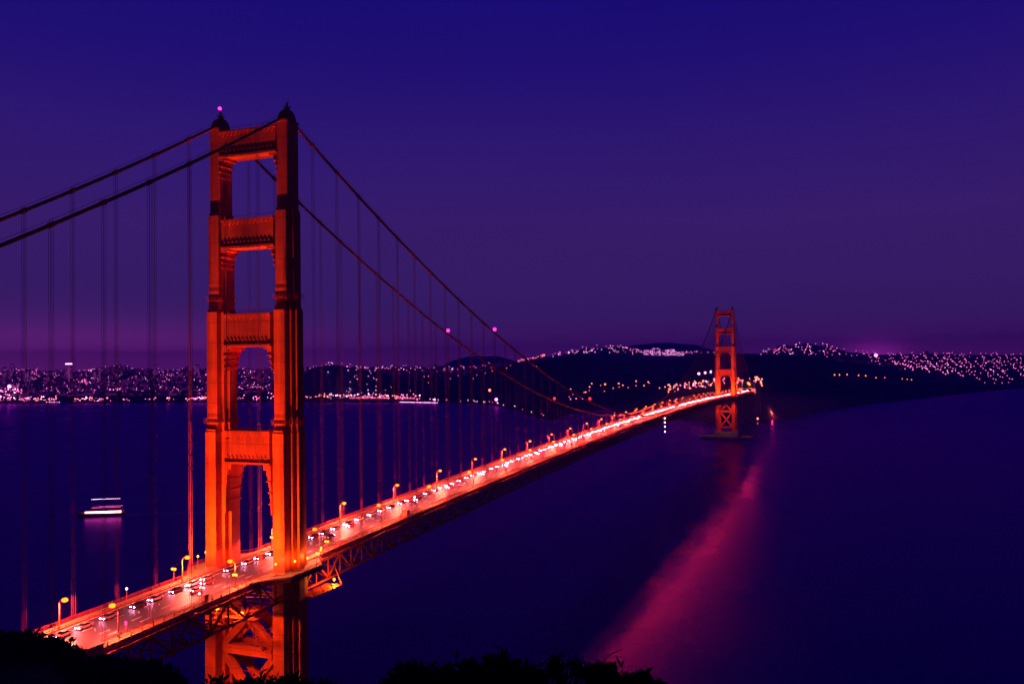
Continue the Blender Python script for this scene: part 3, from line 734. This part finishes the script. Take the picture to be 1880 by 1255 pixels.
# cliffs: pale eroded earth patches are in the ground itself
# --------------- city
def winmat(name, wall, glowc, amount, strength, cell):
    m = bpy.data.materials.new(name); m.use_nodes = True; t = m.node_tree; b = t.nodes['Principled BSDF']; b.inputs['Base Color'].default_value = (*wall, 1); b.inputs['Roughness'].default_value = .8
    g = t.nodes.new('ShaderNodeNewGeometry'); sn = t.nodes.new('ShaderNodeVectorMath'); sn.operation = 'DIVIDE'; sn.inputs[1].default_value = cell; t.links.new(g.outputs['Position'], sn.inputs[0])
    fl_ = t.nodes.new('ShaderNodeVectorMath'); fl_.operation = 'FLOOR'; t.links.new(sn.outputs[0], fl_.inputs[0])
    wn = t.nodes.new('ShaderNodeTexWhiteNoise'); t.links.new(fl_.outputs[0], wn.inputs[0])
    lt = t.nodes.new('ShaderNodeMath'); lt.operation = 'LESS_THAN'; lt.inputs[1].default_value = amount; t.links.new(wn.outputs['Value'], lt.inputs[0])
    sp = t.nodes.new('ShaderNodeSeparateXYZ'); t.links.new(g.outputs['Normal'], sp.inputs[0]); ab = t.nodes.new('ShaderNodeMath'); ab.operation = 'ABSOLUTE'; t.links.new(sp.outputs['Z'], ab.inputs[0])
    l2 = t.nodes.new('ShaderNodeMath'); l2.operation = 'LESS_THAN'; l2.inputs[1].default_value = .3; t.links.new(ab.outputs[0], l2.inputs[0])
    mu = t.nodes.new('ShaderNodeMath'); mu.operation = 'MULTIPLY'; t.links.new(lt.outputs[0], mu.inputs[0]); t.links.new(l2.outputs[0], mu.inputs[1])
    m2 = t.nodes.new('ShaderNodeMath'); m2.operation = 'MULTIPLY'; t.links.new(mu.outputs[0], m2.inputs[0]); m2.inputs[1].default_value = strength
    b.inputs['Emission Color'].default_value = (*glowc, 1); t.links.new(m2.outputs[0], b.inputs['Emission Strength']); m.cycles.emission_sampling = 'NONE'; return m
BLD = [winmat('building_violet', (.22,.08,.24), (.75,.05,.70), .42, .13, (7,7,5)), winmat('building_pale', (.28,.11,.28), (.9,.05,.6), .42, .17, (8,8,6)), winmat('building_dark', (.10,.04,.13), (.6,.05,.75), .30, .05, (7,7,5)), winmat('tower_block', (.15,.1,.18), (.9,.10,.75), .30, .5, (4,4,4))]  # house walls: violet colour and dim window glow stand in for street-lit haze
def hexbox(m, c, w, d, h, rz, roof=False):
    ca, sa = math.cos(rz), math.sin(rz)
    P = lambda x, y, z: (c[0]+x*ca-y*sa, c[1]+x*sa+y*ca, c[2]+z)
    w /= 2; d /= 2
    m.add([P(-w,-d,-6),P(w,-d,-6),P(w,d,-6),P(-w,d,-6),P(-w,-d,h),P(w,-d,h),P(w,d,h),P(-w,d,h)], [(0,3,2,1),(4,5,6,7),(0,1,5,4),(1,2,6,5),(2,3,7,6),(3,0,4,7)])
    if roof: m.add([P(-w,-d,h),P(w,-d,h),P(w,d,h),P(-w,d,h),P(0,-d,h+w*.6),P(0,d,h+w*.6)], [(0,1,4),(2,3,5),(1,2,5,4),(3,0,4,5)])
RZ = -.35
# waterfront and hill houses as single things (largest 250), the rest as one mass
cand = []
for i in range(2900):
    r = random.random()
    if r < .80: u = random.uniform(-60, 565)
    else: u = random.uniform(560, 1000)
    a = dA(u); b = dB(u)
    if u < 560: dp = a+60+(b-a-60)*random.random()**1.25
    else: dp = random.uniform(a+(b-a)*.45, b)
    cand.append((dp, u))
for i in range(420):
    u = random.uniform(1400, 1950); a = dA(u); b = dB(u); cand.append((random.uniform(a+200, b), u))
cand.sort()
houses = MB(); nh = 0
hprot = {}; HS = []
for i, (dp, u) in enumerate(cand):
    p = world_at(u, dp); w = random.uniform(9, 22); h = random.uniform(7, 15)*(1.7 if random.random() < .08 else 1)
    k = random.randrange(3) if u < 560 else 2
    if i < 240 and 0 < u < 1900:
        key = (k, random.randrange(3))
        if key not in hprot:
            m = MB(); w0 = (11, 15, 20)[key[1]]; h0 = (8, 11, 14)[key[1]]
            hexbox(m, (0,0,0), w0, 12, h0, 0); r_ = MB()
            r_.add([(-w0/2-.5,-6.5,h0),(w0/2+.5,-6.5,h0),(w0/2+.5,6.5,h0),(-w0/2-.5,6.5,h0),(0,-6.5,h0+3.5),(0,6.5,h0+3.5)], [(0,1,4),(2,3,5),(1,2,5,4),(3,0,4,5),(0,3,2,1)])
            e_ = empty('house'); m.build('wall', BLD[k], e_); r_.build('roof', DARK, e_); hprot[key] = e_; o = e_
        else: o = copy_tree(hprot[key])
        o.location = p; o.rotation_euler = (0,0,RZ+random.uniform(-.1,.1))
        HS.append((u, o)); tag(o, 'x', 'house', 'houses of the far waterfront town')
    else:
        houses.cur = k; hexbox(houses, p, w, random.uniform(10, 16), h, RZ+random.uniform(-.15,.15), False)
for q, (u, o) in enumerate(sorted(HS, key=lambda w: w[0])): o['label'] = 'small gabled house in the violet far waterfront town, %s from the left' % ordinal(q+1)
tag(houses.build('distant_houses', BLD[:3], fix=False), 'mass of small distant houses covering the far hillsides with violet glow painted into walls', 'houses', kind='stuff')
# skyline towers
for u, y, w, dp, lab in ((126,667,26,4200,'tall slab tower with a bright lit crown on the far left skyline'),(22,668,20,4300,'slim twin-lit tower near the left edge of the skyline'),(8,674,24,4200,'broad dark tower at the very left edge of the skyline'),
        (50,678,34,4000,'broad low block standing right of the slim tower on the left skyline'),(285,669,22,4300,'tower block with violet windows in the middle of the left skyline'),(178,680,30,4100,'wide apartment block right of the tall slab tower'),
        (361,669,24,4200,'stepped tower block on the skyline just left of the near bridge tower'),(330,676,22,4300,'small tower block between two taller ones left of the bridge tower'),(92,682,28,4100,'low wide block between the slim tower and the tall slab'),(454,676,24,4300,'dark block on the skyline seen through the near tower')):
    p = world_at(u, dp); H = z_at(u, y, dp)-p.z
    e_ = empty('tower_block', p, RZ); tag(e_, lab, 'building')
    m = MB(); hexbox(m, (0,0,0), w, w*.7, H*.94, 0); m.build('wall', BLD[3], e_)
    m = MB(); hexbox(m, (0,0,H*.94+6), w*.7, w*.5, H*.06-6+.5, 0) ; m.box(-w*.2,w*.2,-w*.2,w*.2,H*.94,H); m.build('roof', DARK, e_)
    if u == 126:
        c = MB(); hexbox(c, (0,0,H*.94+6.1), w*1.1, w*.8, .5, 0); c.build('lit_crown', PINKW, e_)
# hospital blocks on the hazy hill
for j, (u, y, w, h) in enumerate(((1192,662,60,34),(1205,660,40,44),(1218,661,48,36),(1232,662,40,38),(1243,663,30,26),(1252,662,30,18))):
    dp = dB(u)-250; p = spot_at(u, y, dp); p.z = max(p.z, ground(u, dp))-4
    e_ = empty('hospital_block', p, RZ); tag(e_, 'brightly lit block on the ridge left of the distant tower, %s from the left' % ordinal(j+1), 'building', 'lit blocks on the ridge')
    m = MB(); hexbox(m, (0,0,0), w, 20, h, 0); m.build('wall', winmat('lit_block', (.12,.08,.14), (1,.3,.8), .5, 1.5, (9,9,7)), e_)
    m = MB(); m.box(-w*.3,w*.3,-5,5,h,h+3); m.build('roof', DARK, e_)

# lights of the town
LCOL = {'p': PINKL, 'w': PINKW, 'a': AMBERL}
pts_ = []
def cluster(n, u0, u1, f, r0, r1, cols, ha=5):
    for _ in range(n):
        u = random.uniform(u0, u1); dp = f(u)
        pts_.append((u, dp, random.uniform(r0, r1)*(dp/3200)*1.15, random.choice(cols), ha*random.uniform(1.1, 2.3)))
cluster(330, -60, 560, lambda u: dA(u)+30+(dB(u)-dA(u))*random.random()**1.1, .45, 1.1, 'ppwpwp', 9)
def blob(n, u, dp, su, sd, r0, r1, cols, ha=7):
    for _ in range(n):
        uu = random.gauss(u, su); pts_.append((uu, max(shore_depth(uu)+14, random.gauss(dp, sd)), random.uniform(r0, r1)*(dp/3200)*1.15, random.choice(cols), ha*random.uniform(1.0, 2.3)))
for _ in range(46):
    u = random.uniform(-20, 555); f = random.random(); blob(random.randint(4, 11), u, dA(u)+60+(dB(u)-dA(u))*f, random.uniform(2, 9), 18+60*f, .5, 1.5, 'ppw')
for u, n in ((-4,10),(20,12),(42,10),(56,12),(72,9),(88,8),(100,10),(143,10),(160,12),(180,14),(192,8),(232,5),(272,3),(282,3),(306,5),(344,6),(357,9),(368,10),(375,6),(440,8),(470,9),(500,8)):
    blob(n, u, shore_depth(u)+random.uniform(25, 90), 5, 22, .9, 2.2, 'ppppwa', 5)
for u in range(85, 110, 3): pts_.append((u, shore_depth(u)+14, .9, 'w', 3))
blob(16, 4, 3300, 12, 90, 1.4, 3.4, 'pw', 12); blob(10, 30, 3350, 6, 60, 1.2, 2.6, 'pw', 12)
cluster(110, 560, 900, lambda u: dA(u)+(dB(u)-dA(u))*random.uniform(.55, 1), .7, 1.3, 'ppw', 9)
cluster(85, 600, 770, lambda u: shore_depth(u)+random.uniform(40, 200), .9, 2.3, 'ppaw', 6)
cluster(40, 600, 700, lambda u: shore_depth(u)+random.uniform(260, 420), .6, 1.2, 'w', 6)
cluster(16, 560, 600, lambda u: shore_depth(u)+random.uniform(40, 240), .9, 2.0, 'pa', 6)
cluster(22, 580, 1000, lambda u: dA(u)-random.uniform(0, 200), .8, 1.4, 'ap', 5)
cluster(26, 780, 1000, lambda u: shore_depth(u)+random.uniform(12, 60), .8, 1.4, 'pw', 4)
cluster(70, 950, 1000, lambda u: dB(u)-random.uniform(0, 300), .7, 1.3, 'ppa', 8)
cluster(70, 1010, 1170, lambda u: dB(u)-random.uniform(0, 700), .6, 1.2, 'pw', 8)
cluster(60, 1130, 1310, lambda u: dB(u)-random.uniform(0, 250), .7, 1.4, 'pw', 8)
cluster(90, 1395, 1560, lambda u: dB(u)-random.uniform(0, 1100), .6, 1.3, 'ppw', 8)
cluster(110, 1560, 1900, lambda u: dB(u)-random.uniform(0, 700), .5, 1.3, 'ppp', 8)
cluster(120, 1640, 1900, lambda u: dA(u)+40+(dB(u)-dA(u))*random.uniform(0, .31), .5, 1.6, 'pppw', 8)
# avenues running up the far slope, seen as slanting rows of lamps
for k, u in enumerate((1592,1604,1630,1652,1674,1695,1716,1740,1765,1800,1830,1860)):
    for i in range(6): pts_.append((u+i*2.6, dB(u)-60-190*i, 2.6, 'p', 12))
for k, u in enumerate((1638,1668,1698,1730,1760,1790,1820,1850)):
    for i in range(9): pts_.append((u+i*4.6, dA(u)+(dB(u)-dA(u))*(.31-.034*i), 2.3, 'p', 12))
for i in range(8): pts_.append((1420+i*1.8, dB(1425)-700+80*i, 1.9, 'p', 8)); pts_.append((1476+i*.9, dB(1480)-900+90*i, 1.8, 'p', 8))
# shore roads round the bridge head
cluster(46, 1040, 1330, lambda u: shore_depth(u)+random.uniform(300, 470) if u < 1200 else shore_depth(u)+random.uniform(150, 290), 1.2, 2.0, 'aap', 5)
cluster(70, 1225, 1330, lambda u: shore_depth(u)+random.uniform(140, 270), 1.3, 2.6, 'aaapw', 5)
cluster(44, 1345, 1398, lambda u: shore_depth(u)+random.uniform(90, 220), 1.6, 3.2, 'aaap', 7)
for u, dp in ((1511+20,0),(1540,0),(1554,0),(1575,0),(1588,0),(1607,0),(1623,0),(1655,0),(1664,0),(1672,0),(1806,0),(1824,0),(1838,0),(1850,0)):
    pts_.append((u, shore_depth(u)+lerp(DM, u)*1.6+120, 1.8, 'a' if u < 1700 else 'p', 5))
def vis_size(q): return q[2]/q[1]
pts_.sort(key=vis_size, reverse=True)
pts_ = [(u, dp, max(r, dp/3200*random.uniform(1.15, 1.75)), c, h) for u, dp, r, c, h in pts_]
rest = MB(); proto = {}; TL = {'p':[],'w':[],'a':[]}
for i, (u, dp, r, c, h) in enumerate(pts_):
    p = world_at(u, dp)
    if i < 280:
        if c not in proto:
            e_ = empty('town_lamp'); m = MB(); m.tube([(0,0,-3),(0,0,1)], [.16,.05], 5); m.build('pole', DARK, e_); m = MB(); m.ball((0,0,1.3), .55, 8, 6); m.build('lamp_globe', LCOL[c], e_); proto[c] = e_; o = e_
        else: o = copy_tree(proto[c])
        s = r/.55; o.location = (p.x, p.y, p.z+h); o.scale = (s, s, s)
        cn = {'p':'pink','w':'pale violet','a':'amber'}[c]
        TL[c].append((u, o)); tag(o, 'x', 'street lamp', '%s street lights of the far shore' % cn)
    else:
        rest.cur = 'pwa'.index(c); rest.octa((p.x, p.y, p.z+h), r)
for c, L_ in TL.items():
    for q, (u, o) in enumerate(sorted(L_, key=lambda w: w[0])): o['label'] = '%s street light among the far-shore lights, %s from the left' % ({'p':'pink','w':'pale violet','a':'amber'}[c], ordinal(q+1))
tag(rest.build('town_lights', [PINKL, PINKW, AMBERL], fix=False), 'scatter of countless tiny lights across the far town and hills', 'lights', kind='stuff')
def bright(u, y, dp, r, m, lab, name='flood_mast'):
    p = spot_at(u, y, dp); gz = ground(u, dp); e_ = empty(name, (p.x, p.y, gz)); tag(e_, lab, 'floodlight')
    hgt = max(4, p.z-gz); q = MB(); q.tube([(0,0,-3),(0,0,hgt)], .5, 6); q.build('mast', DARK, e_); q = MB(); q.ball((0,0,hgt), r, 10, 8); q.build('lamp_globe', m, e_)
bright(1608, 652, dB(1608)-500, 9.5, BIGL, 'dazzling magenta stadium light on the right horizon')
bright(17, 709, 3300, 7, BIGL, 'brightest white light in the town at the far left')
bright(911, 733, shore_depth(911)+60, 4.8, BIGL, 'brilliant white-violet light on the waterfront right of the near tower')
bright(899, 716, shore_depth(899)+300, 4.5, AMBERL, 'orange light above the brilliant waterfront light')
bright(798, 733, shore_depth(798)+20, 3.4, PINKW, 'white light at the right end of the lit quay')
bright(766, 733, shore_depth(766)+20, 2.6, PINKL, 'pink light in the middle of the lit quay')
for u, k in ((1283,'left'),(1295,'middle'),(1305,'right')):
    bright(u, 688, 2400, 3.4, PINKW, 'white floodlight on the hill left of the distant tower, %s of three' % k)
bright(1391, 768, 1860, 2.2, AMBERL, 'amber light at the foot of the southern pylon')
bright(1391, 779, 1790, 1.5, WHITEL, 'small white light low by the water below the pylon')

for j in range(12):
    u = 1347+4.6*j; dp = shore_depth(u)+random.uniform(70, 150)
    p = world_at(u, dp); h = max(7, 74-p.z+random.uniform(-4, 8))
    walk_lamp((p.x, p.y, p.z-1), 'blazing amber lamp at the south end of the bridge, %s from the left' % ordinal(j+1), h=h, r=random.uniform(1.3, 2.6), light=5e4 if j % 3 == 0 else 0, m=FLOODM, group='amber lamps at the south end of the bridge')
# long lit sheds by the water
for j, (u0, u1, dy) in enumerate(((640,715,22),(722,762,24),(352,368,-1))):
    if j < 2:
        d0 = shore_depth(u0)+190; a = world_at(u0, d0); b = world_at(u1, shore_depth(u1)+190)
    else:
        d0 = dA(u0)+260; a = world_at(318, d0); b = world_at(341, d0)
    e_ = empty('waterfront_shed', a, math.atan2(b.y-a.y, b.x-a.x)); L = (b-a).length
    tag(e_, ('long shed with pink-lit front on the far waterfront, left one','long shed with pink-lit front on the far waterfront, right one','low hall with a golden lit front in the far left town')[j], 'building')
    m = MB(); m.box(0, L, 0, 30, -3, 9); m.build('wall', BLD[2], e_)
    m = MB(); m.prism([(-1,9),(15,14),(31,9)], 0, -1, L+1); m.build('roof', DARK, e_)
    m = MB(); n = 6
    for i in range(n): m.box(L*i/n+2, L*(i+1)/n-2, -.5, -.05, 1.5 if j < 2 else 2, 6.5 if j < 2 else 12)
    m.build('lit_front', lampmat('lit_front_glow', (1,.12,.28) if j < 2 else (1,.4,.05), 1.6 if j < 2 else 2.2), e_)
# quay lamps and pier
m = MB()
a = world_at(735, shore_depth(735)-15); b = world_at(803, shore_depth(803)-15)
m.bar((a.x,a.y,2), (b.x,b.y,2), 10, 3); qu = m.build('quay', CONC); tag(qu, 'pale straight quay lit along the far waterfront', 'quay')
m = MB()
for i in range(26): t = i/25; m.box(a.x+(b.x-a.x)*t-1.6, a.x+(b.x-a.x)*t+1.6, a.y+(b.y-a.y)*t-6.6, a.y+(b.y-a.y)*t-5.6, 2.5, 4.0)
m.build('edge_lights', PINKW, qu)

# south shore: the sea-wall below the pylon, lit by its lamps
for x, y, lab in ((26,1765,'nearer light on the wave-washed sea wall right of the southern pylon'),(40,1790,'farther light on the wave-washed sea wall right of the southern pylon')):
    e_ = empty('sea_wall_lamp', (x,y,2)); tag(e_, lab, 'lamp')
    q = MB(); q.tube([(0,0,0),(0,0,9)], .25, 6); q.build('post', DARK, e_); q = MB(); q.ball((0,0,9.5), .8, 8, 6); q.build('lamp_globe', AMBERL, e_)
    l = bpy.data.lights.new('lamp_light', 'POINT'); l.energy = 1.6e4; l.color = (1,.12,.08); l.shadow_soft_size = 1
    lo = bpy.data.objects.new('lamp_light', l); COL.objects.link(lo); lo.parent = e_; lo.location = (0,-2,12)

# ------------------------------------------------------------------ ship
sh = empty('ferry', (-465.3,375.3,0), math.atan2(19.1,33.7)); sh.scale = (1.22, 1.15, 1.12); tag(sh, 'passenger ferry with lit decks crossing the water left of the near tower', 'ferry')
m = MB(); hull = [(-19,0),(-16.5,3.3),(-8,4.2),(8,4.2),(15,3.4),(17.5,2.4),(17.5,-2.4),(15,-3.4),(8,-4.2),(-8,-4.2),(-16.5,-3.3)]
lo_ = [(x*.9, y*.7) for x, y in hull]; n = len(hull)
m.add([(x,y,-.4) for x,y in lo_]+[(x,y,2.6+(.9 if x < -15 else 0)) for x,y in hull], [tuple(range(n))[::-1], tuple(range(n,2*n))]+[(i,(i+1) % n,(i+1) % n+n,i+n) for i in range(n)])
m.build('hull', mat('hull_paint', (.10,.05,.09), .5), sh)
m = MB(); m.box(-12,15,-3.5,3.5,2.6,4.9); m.build('main_cabin', mat('ship_white', (.6,.5,.55), .5), sh)
m = MB()
for s in (-1, 1): m.box(-11.6,14.6,s*3.55-.05,s*3.55+.05,2.9,4.5)
m.box(-12.1,-12.02,-3,3,3.1,4.5); m.build('cabin_windows', lampmat('ferry_window_glow', (1,.36,.34), 9, True), sh)
m = MB(); m.box(-9,13.5,-2.9,2.9,4.9,6.9); m.build('upper_cabin', CARC[0], sh)
m = MB(); m.box(-9.5,14.5,-3.2,3.2,7.0,7.25)
for s in (-1, 1): m.bar((-9,s*3.1,8.2), (14,s*3.1,8.2), .1)
m.build('sun_deck', DARK, sh)
m = MB(); m.box(-7,14,-3.3,-3.22,7.45,7.6); m.box(-7,14,3.22,3.3,7.45,7.6); m.build('deck_lights', lampmat('deck_string_glow', (1,.10,.45), 3.5), sh)
m = MB(); m.box(-6.5,-2.5,-2,2,7.25,9.4); m.build('wheelhouse', CARC[0], sh)
m = MB(); m.tube([(0,0,7),(0,0,15)], .14, 6); m.tube([(-8,0,14.4),(13,0,14.4)], .1, 4); m.tube([(-7.5,0,7),(-7.5,0,14.4)], .08, 4); m.tube([(12.5,0,7),(12.5,0,14.4)], .08, 4); m.build('mast', DARK, sh)
m = MB(); m.bar((-7.8,0,14.1), (12.9,0,14.1), .08)
for i in range(15): m.ball((-7.7+i*1.46,0,14.1), .17, 6, 4)
m.build('mast_lights', WHITEL, sh)

wk = MB()
for off in (-2.6, 2.4):
    pr = []
    for i in range(26):
        t = i/25; x = 20+150*t; y = off*(1+t*1.6)+math.sin(t*9)*.5; w = .9-.5*t
        pr.append((x, y-w, .03)); pr.append((x, y+w, .03))
    wk.add(pr, [(2*i, 2*i+1, 2*i+3, 2*i+2) for i in range(25)])
wo = wk.build('wake', mat('foam', (.25,.25,.8), .6)); wo.location = sh.location; wo.rotation_euler = sh.rotation_euler; tag(wo, kind='structure')
# ------------------------------------------------------------------ near hillside
KN = [(-600,1150),(-200,1160),(0,1166),(30,1162),(60,1160),(90,1167),(115,1178),(135,1193),(150,1206),(175,1208),(215,1211),(260,1218),(300,1222),(325,1240),(345,1300)]
def near_prof(u):
    if u < 345:
        dr = 150; zr = z_at(u, lerp(KN, u)+3, dr)
        return [(0.2,141.0),(3,140.8),(8,z_at(u,1330,8)),(30,z_at(u,1345,30)),(80,z_at(u,1330,80)),(118,z_at(u,1290,118)),(142,zr-2.2),(150,zr),(162,zr-5),(200,zr-45),(262,-4)]
    s = min(1, (u-345)/150)
    return [(0.2,141.0),(3,140.8),(8,z_at(u,1300,8)),(14,z_at(u,1290,14)),(22,z_at(u,1310,22)),(60,z_at(u,1500,60)),(100,z_at(u,1500+40*s,100)),(150,z_at(u,1480,150)),(180,20),(220,6),(262,-4)]
vs = []; us2 = [-900+16*i for i in range(230)]; ds = [.2,1.5,3,5,8,11,14,18,22,30,40,50,60,70,80,90,100,110,118,126,134,142,146,150,155,162,175,190,205,220,240,262]
for u in us2:
    t = near_prof(u)
    for dp in ds:
        p = CP+dp*(FW+(u-940)/FPX*R2); z = lerp(t, dp); z += nz2(p.x, p.y, 5)*.5*min(1, dp/60)+nz2(p.x, p.y, 1.4)*.12
        vs.append((p.x, p.y, z))
nr = len(ds); mm = MB(); mm.add(vs, [(i*nr+j, (i+1)*nr+j, (i+1)*nr+j+1, i*nr+j+1) for i in range(len(us2)-1) for j in range(nr-1)])
SOIL = mat('near_soil', (0.05,0.04,0.035), .95, vary=.4, scale=.8, spec=.05)
tag(mm.build('near_hillside', SOIL, smooth=True), kind='structure')
LEAF = mat('leaves', (0.028,0.032,0.022), .8, vary=.4, scale=2.0, spec=.1)
TWIG = mat('twigs', (0.06,0.04,0.03), .8)
def leafy(m, c, rx, rz_, n, ls):
    for _ in range(n):
        v = Vector((random.gauss(0,1), random.gauss(0,1), random.gauss(0,1))).normalized()*random.random()**.45
        k = 1+.45*noise.noise(Vector((v.x*2.2+c[0], v.y*2.2+c[1], v.z*2.2)))
        p = Vector((c[0]+v.x*rx*k, c[1]+v.y*rx*k, c[2]+abs(v.z)*rz_*k if random.random() < .8 else c[2]+v.z*rz_*.3))
        a = Vector((random.gauss(0,1), random.gauss(0,1), random.gauss(0,.8)+.6)).normalized(); b = a.orthogonal().normalized(); 
        b.rotate(Matrix.Rotation(random.uniform(0,6.28), 3, a)) ; w = ls*random.uniform(.6,1.5)
        m.add([p-b*.22*w, p+a*w*.5-b.cross(a)*.2*w, p+a*w, p+a*w*.5+b.cross(a)*.2*w], [(0,1,2,3)])
def bush(u, ytop, dp, wpx, lab, n=900, ls=.16, group=None, stems=6):
    ztop = z_at(u, ytop+(12 if dp < 20 else 0), dp); p = CP+dp*(FW+(u-940)/FPX*R2); zb = lerp(near_prof(u), dp)-.1; w = wpx/FPX*dp/2; h = ztop-zb
    e_ = empty('bush', (p.x, p.y, zb)); tag(e_, lab, 'bush', group)
    m = MB(); t = MB()
    leafy(m, (0,0,h*.35), w, h*.62, n, ls)
    for i in range(stems):
        a = random.uniform(0, 6.28); x = math.cos(a)*w*.8*random.random(); y = math.sin(a)*w*.8*random.random(); hh = h*random.uniform(.8,1.08)
        t.tube([(x*.2,y*.2,0),(x*.7,y*.7,hh*.6),(x,y,hh)], [.035,.02,.008], 4)
        for q in range(7):
            f = random.uniform(.55,1); leafy(m, (x*f,y*f,hh*f), .12, .14, 6, ls*.8)
    m.build('foliage', LEAF, e_, fix=False); t.build('stem', TWIG, e_)
for u, yt, dp, w, n, lab in ((395,1246,15,60,500,'low black bush at the foot of the left tower leg'),(450,1240,15,90,900,'black leafy bush in front of the lower bracing of the near tower'),(520,1236,14,70,700,'black bush with thin shoots in front of the right tower leg foot'),
        (590,1250,14,80,400,'low dark bush right of the tower foot at the bottom edge'),(745,1212,13,80,900,'rounded dark bush left in the bottom centre group'),(800,1216,13,90,900,'broad dark bush second in the bottom centre group'),
        (860,1208,13,90,1100,'spiky black bush third in the bottom centre group'),(915,1196,13,70,1100,'tallest spiky black bush in the bottom centre group'),(965,1216,12,90,900,'dark bush right of the tallest spiky one at the bottom'),
        (1035,1212,11,110,1300,'leafy bush with pale flowers left of the red reflection'),(1100,1214,11,90,1200,'leafy bush with raised shoots in front of the red reflection'),(1160,1232,11,90,800,'low bush right of the red reflection foot')):
    bush(u, yt, dp, w, lab, n)
for j in range(46):                                                # scrub on the black hill
    u = -60+395*(j+.5)/46+random.uniform(-4, 4); dp = 148+random.uniform(-6, 3)
    gy = lerp(KN, u); w = random.uniform(25, 55)
    bush(u, gy-random.uniform(-1, 5), dp, w, 'scrub bush on the crest of the black hill, %s from the left' % ordinal(j+1), 120, 1.0, 'scrub bushes on the black hill crest', 0)
# wildflowers
FLW = mat('flower_petals', (.75,.55,.6), .6)
for j, (u, y) in enumerate(((1002,1211),(1035,1213),(1041,1231),(1048,1250),(1067,1254),(1014,1254))):
    dp = 10.2; p = spot_at(u, y, dp); gz = lerp(near_prof(u), dp); e_ = empty('wildflower', (p.x, p.y, gz)); h = p.z-gz
    tag(e_, '%s pale wildflower on a thin stalk among the bushes at bottom centre' % ('left upper','right upper','middle','lower middle','lower right','lower left')[j], 'flower')
    m = MB(); m.tube([(0,.05,0),(.02,0,h*.6),(0,0,h)], .006, 4); m.build('stalk', TWIG, e_)
    m = MB()
    for q in range(9):
        a = q*.7; c = Vector((math.cos(a)*.035, math.sin(a)*.035, h+.01+.03*math.sin(q*2.1))); m.octa(c, .013)
    m.build('flower_head', FLW, e_)
for j, (u, y, dx) in enumerate(((1145,1190,18),(1072,1205,6))):
    dp = 11; p = spot_at(u, y, dp); gz = lerp(near_prof(u), dp); e_ = empty('bare_branch', (p.x-.15, p.y, gz)); h = p.z-gz
    tag(e_, ('bare twig arching over the foot of the red reflection','short bare twig sticking up from the flowered bush')[j], 'branch')
    m = MB(); m.tube([(-.2,0,0),(-.15,0,h*.7),(0,0,h*.9),(.15,0,h)], [.015,.012,.008,.004], 4); m.tube([(-.1,0,h*.78),(.05,.02,h*.84),(.14,.03,h*.86)], .004, 3); m.build('twig', TWIG, e_)

# ------------------------------------------------------------------ night air
hz = MB(); hz.box(-9400, 14400, -3100, 9800, -40, 300)
hm = bpy.data.materials.new('night_air'); hm.use_nodes = True; t = hm.node_tree; t.nodes.clear()
o_ = t.nodes.new('ShaderNodeOutputMaterial'); pv = t.nodes.new('ShaderNodeVolumePrincipled'); pv.inputs['Color'].default_value = (.17, .10, .92, 1); pv.inputs['Density'].default_value = 1.4e-4; pv.inputs['Anisotropy'].default_value = .5
t.links.new(pv.outputs[0], o_.inputs['Volume'])
tag(hz.build('haze', hm), 'thin violet night haze over the strait and the town', kind='stuff')
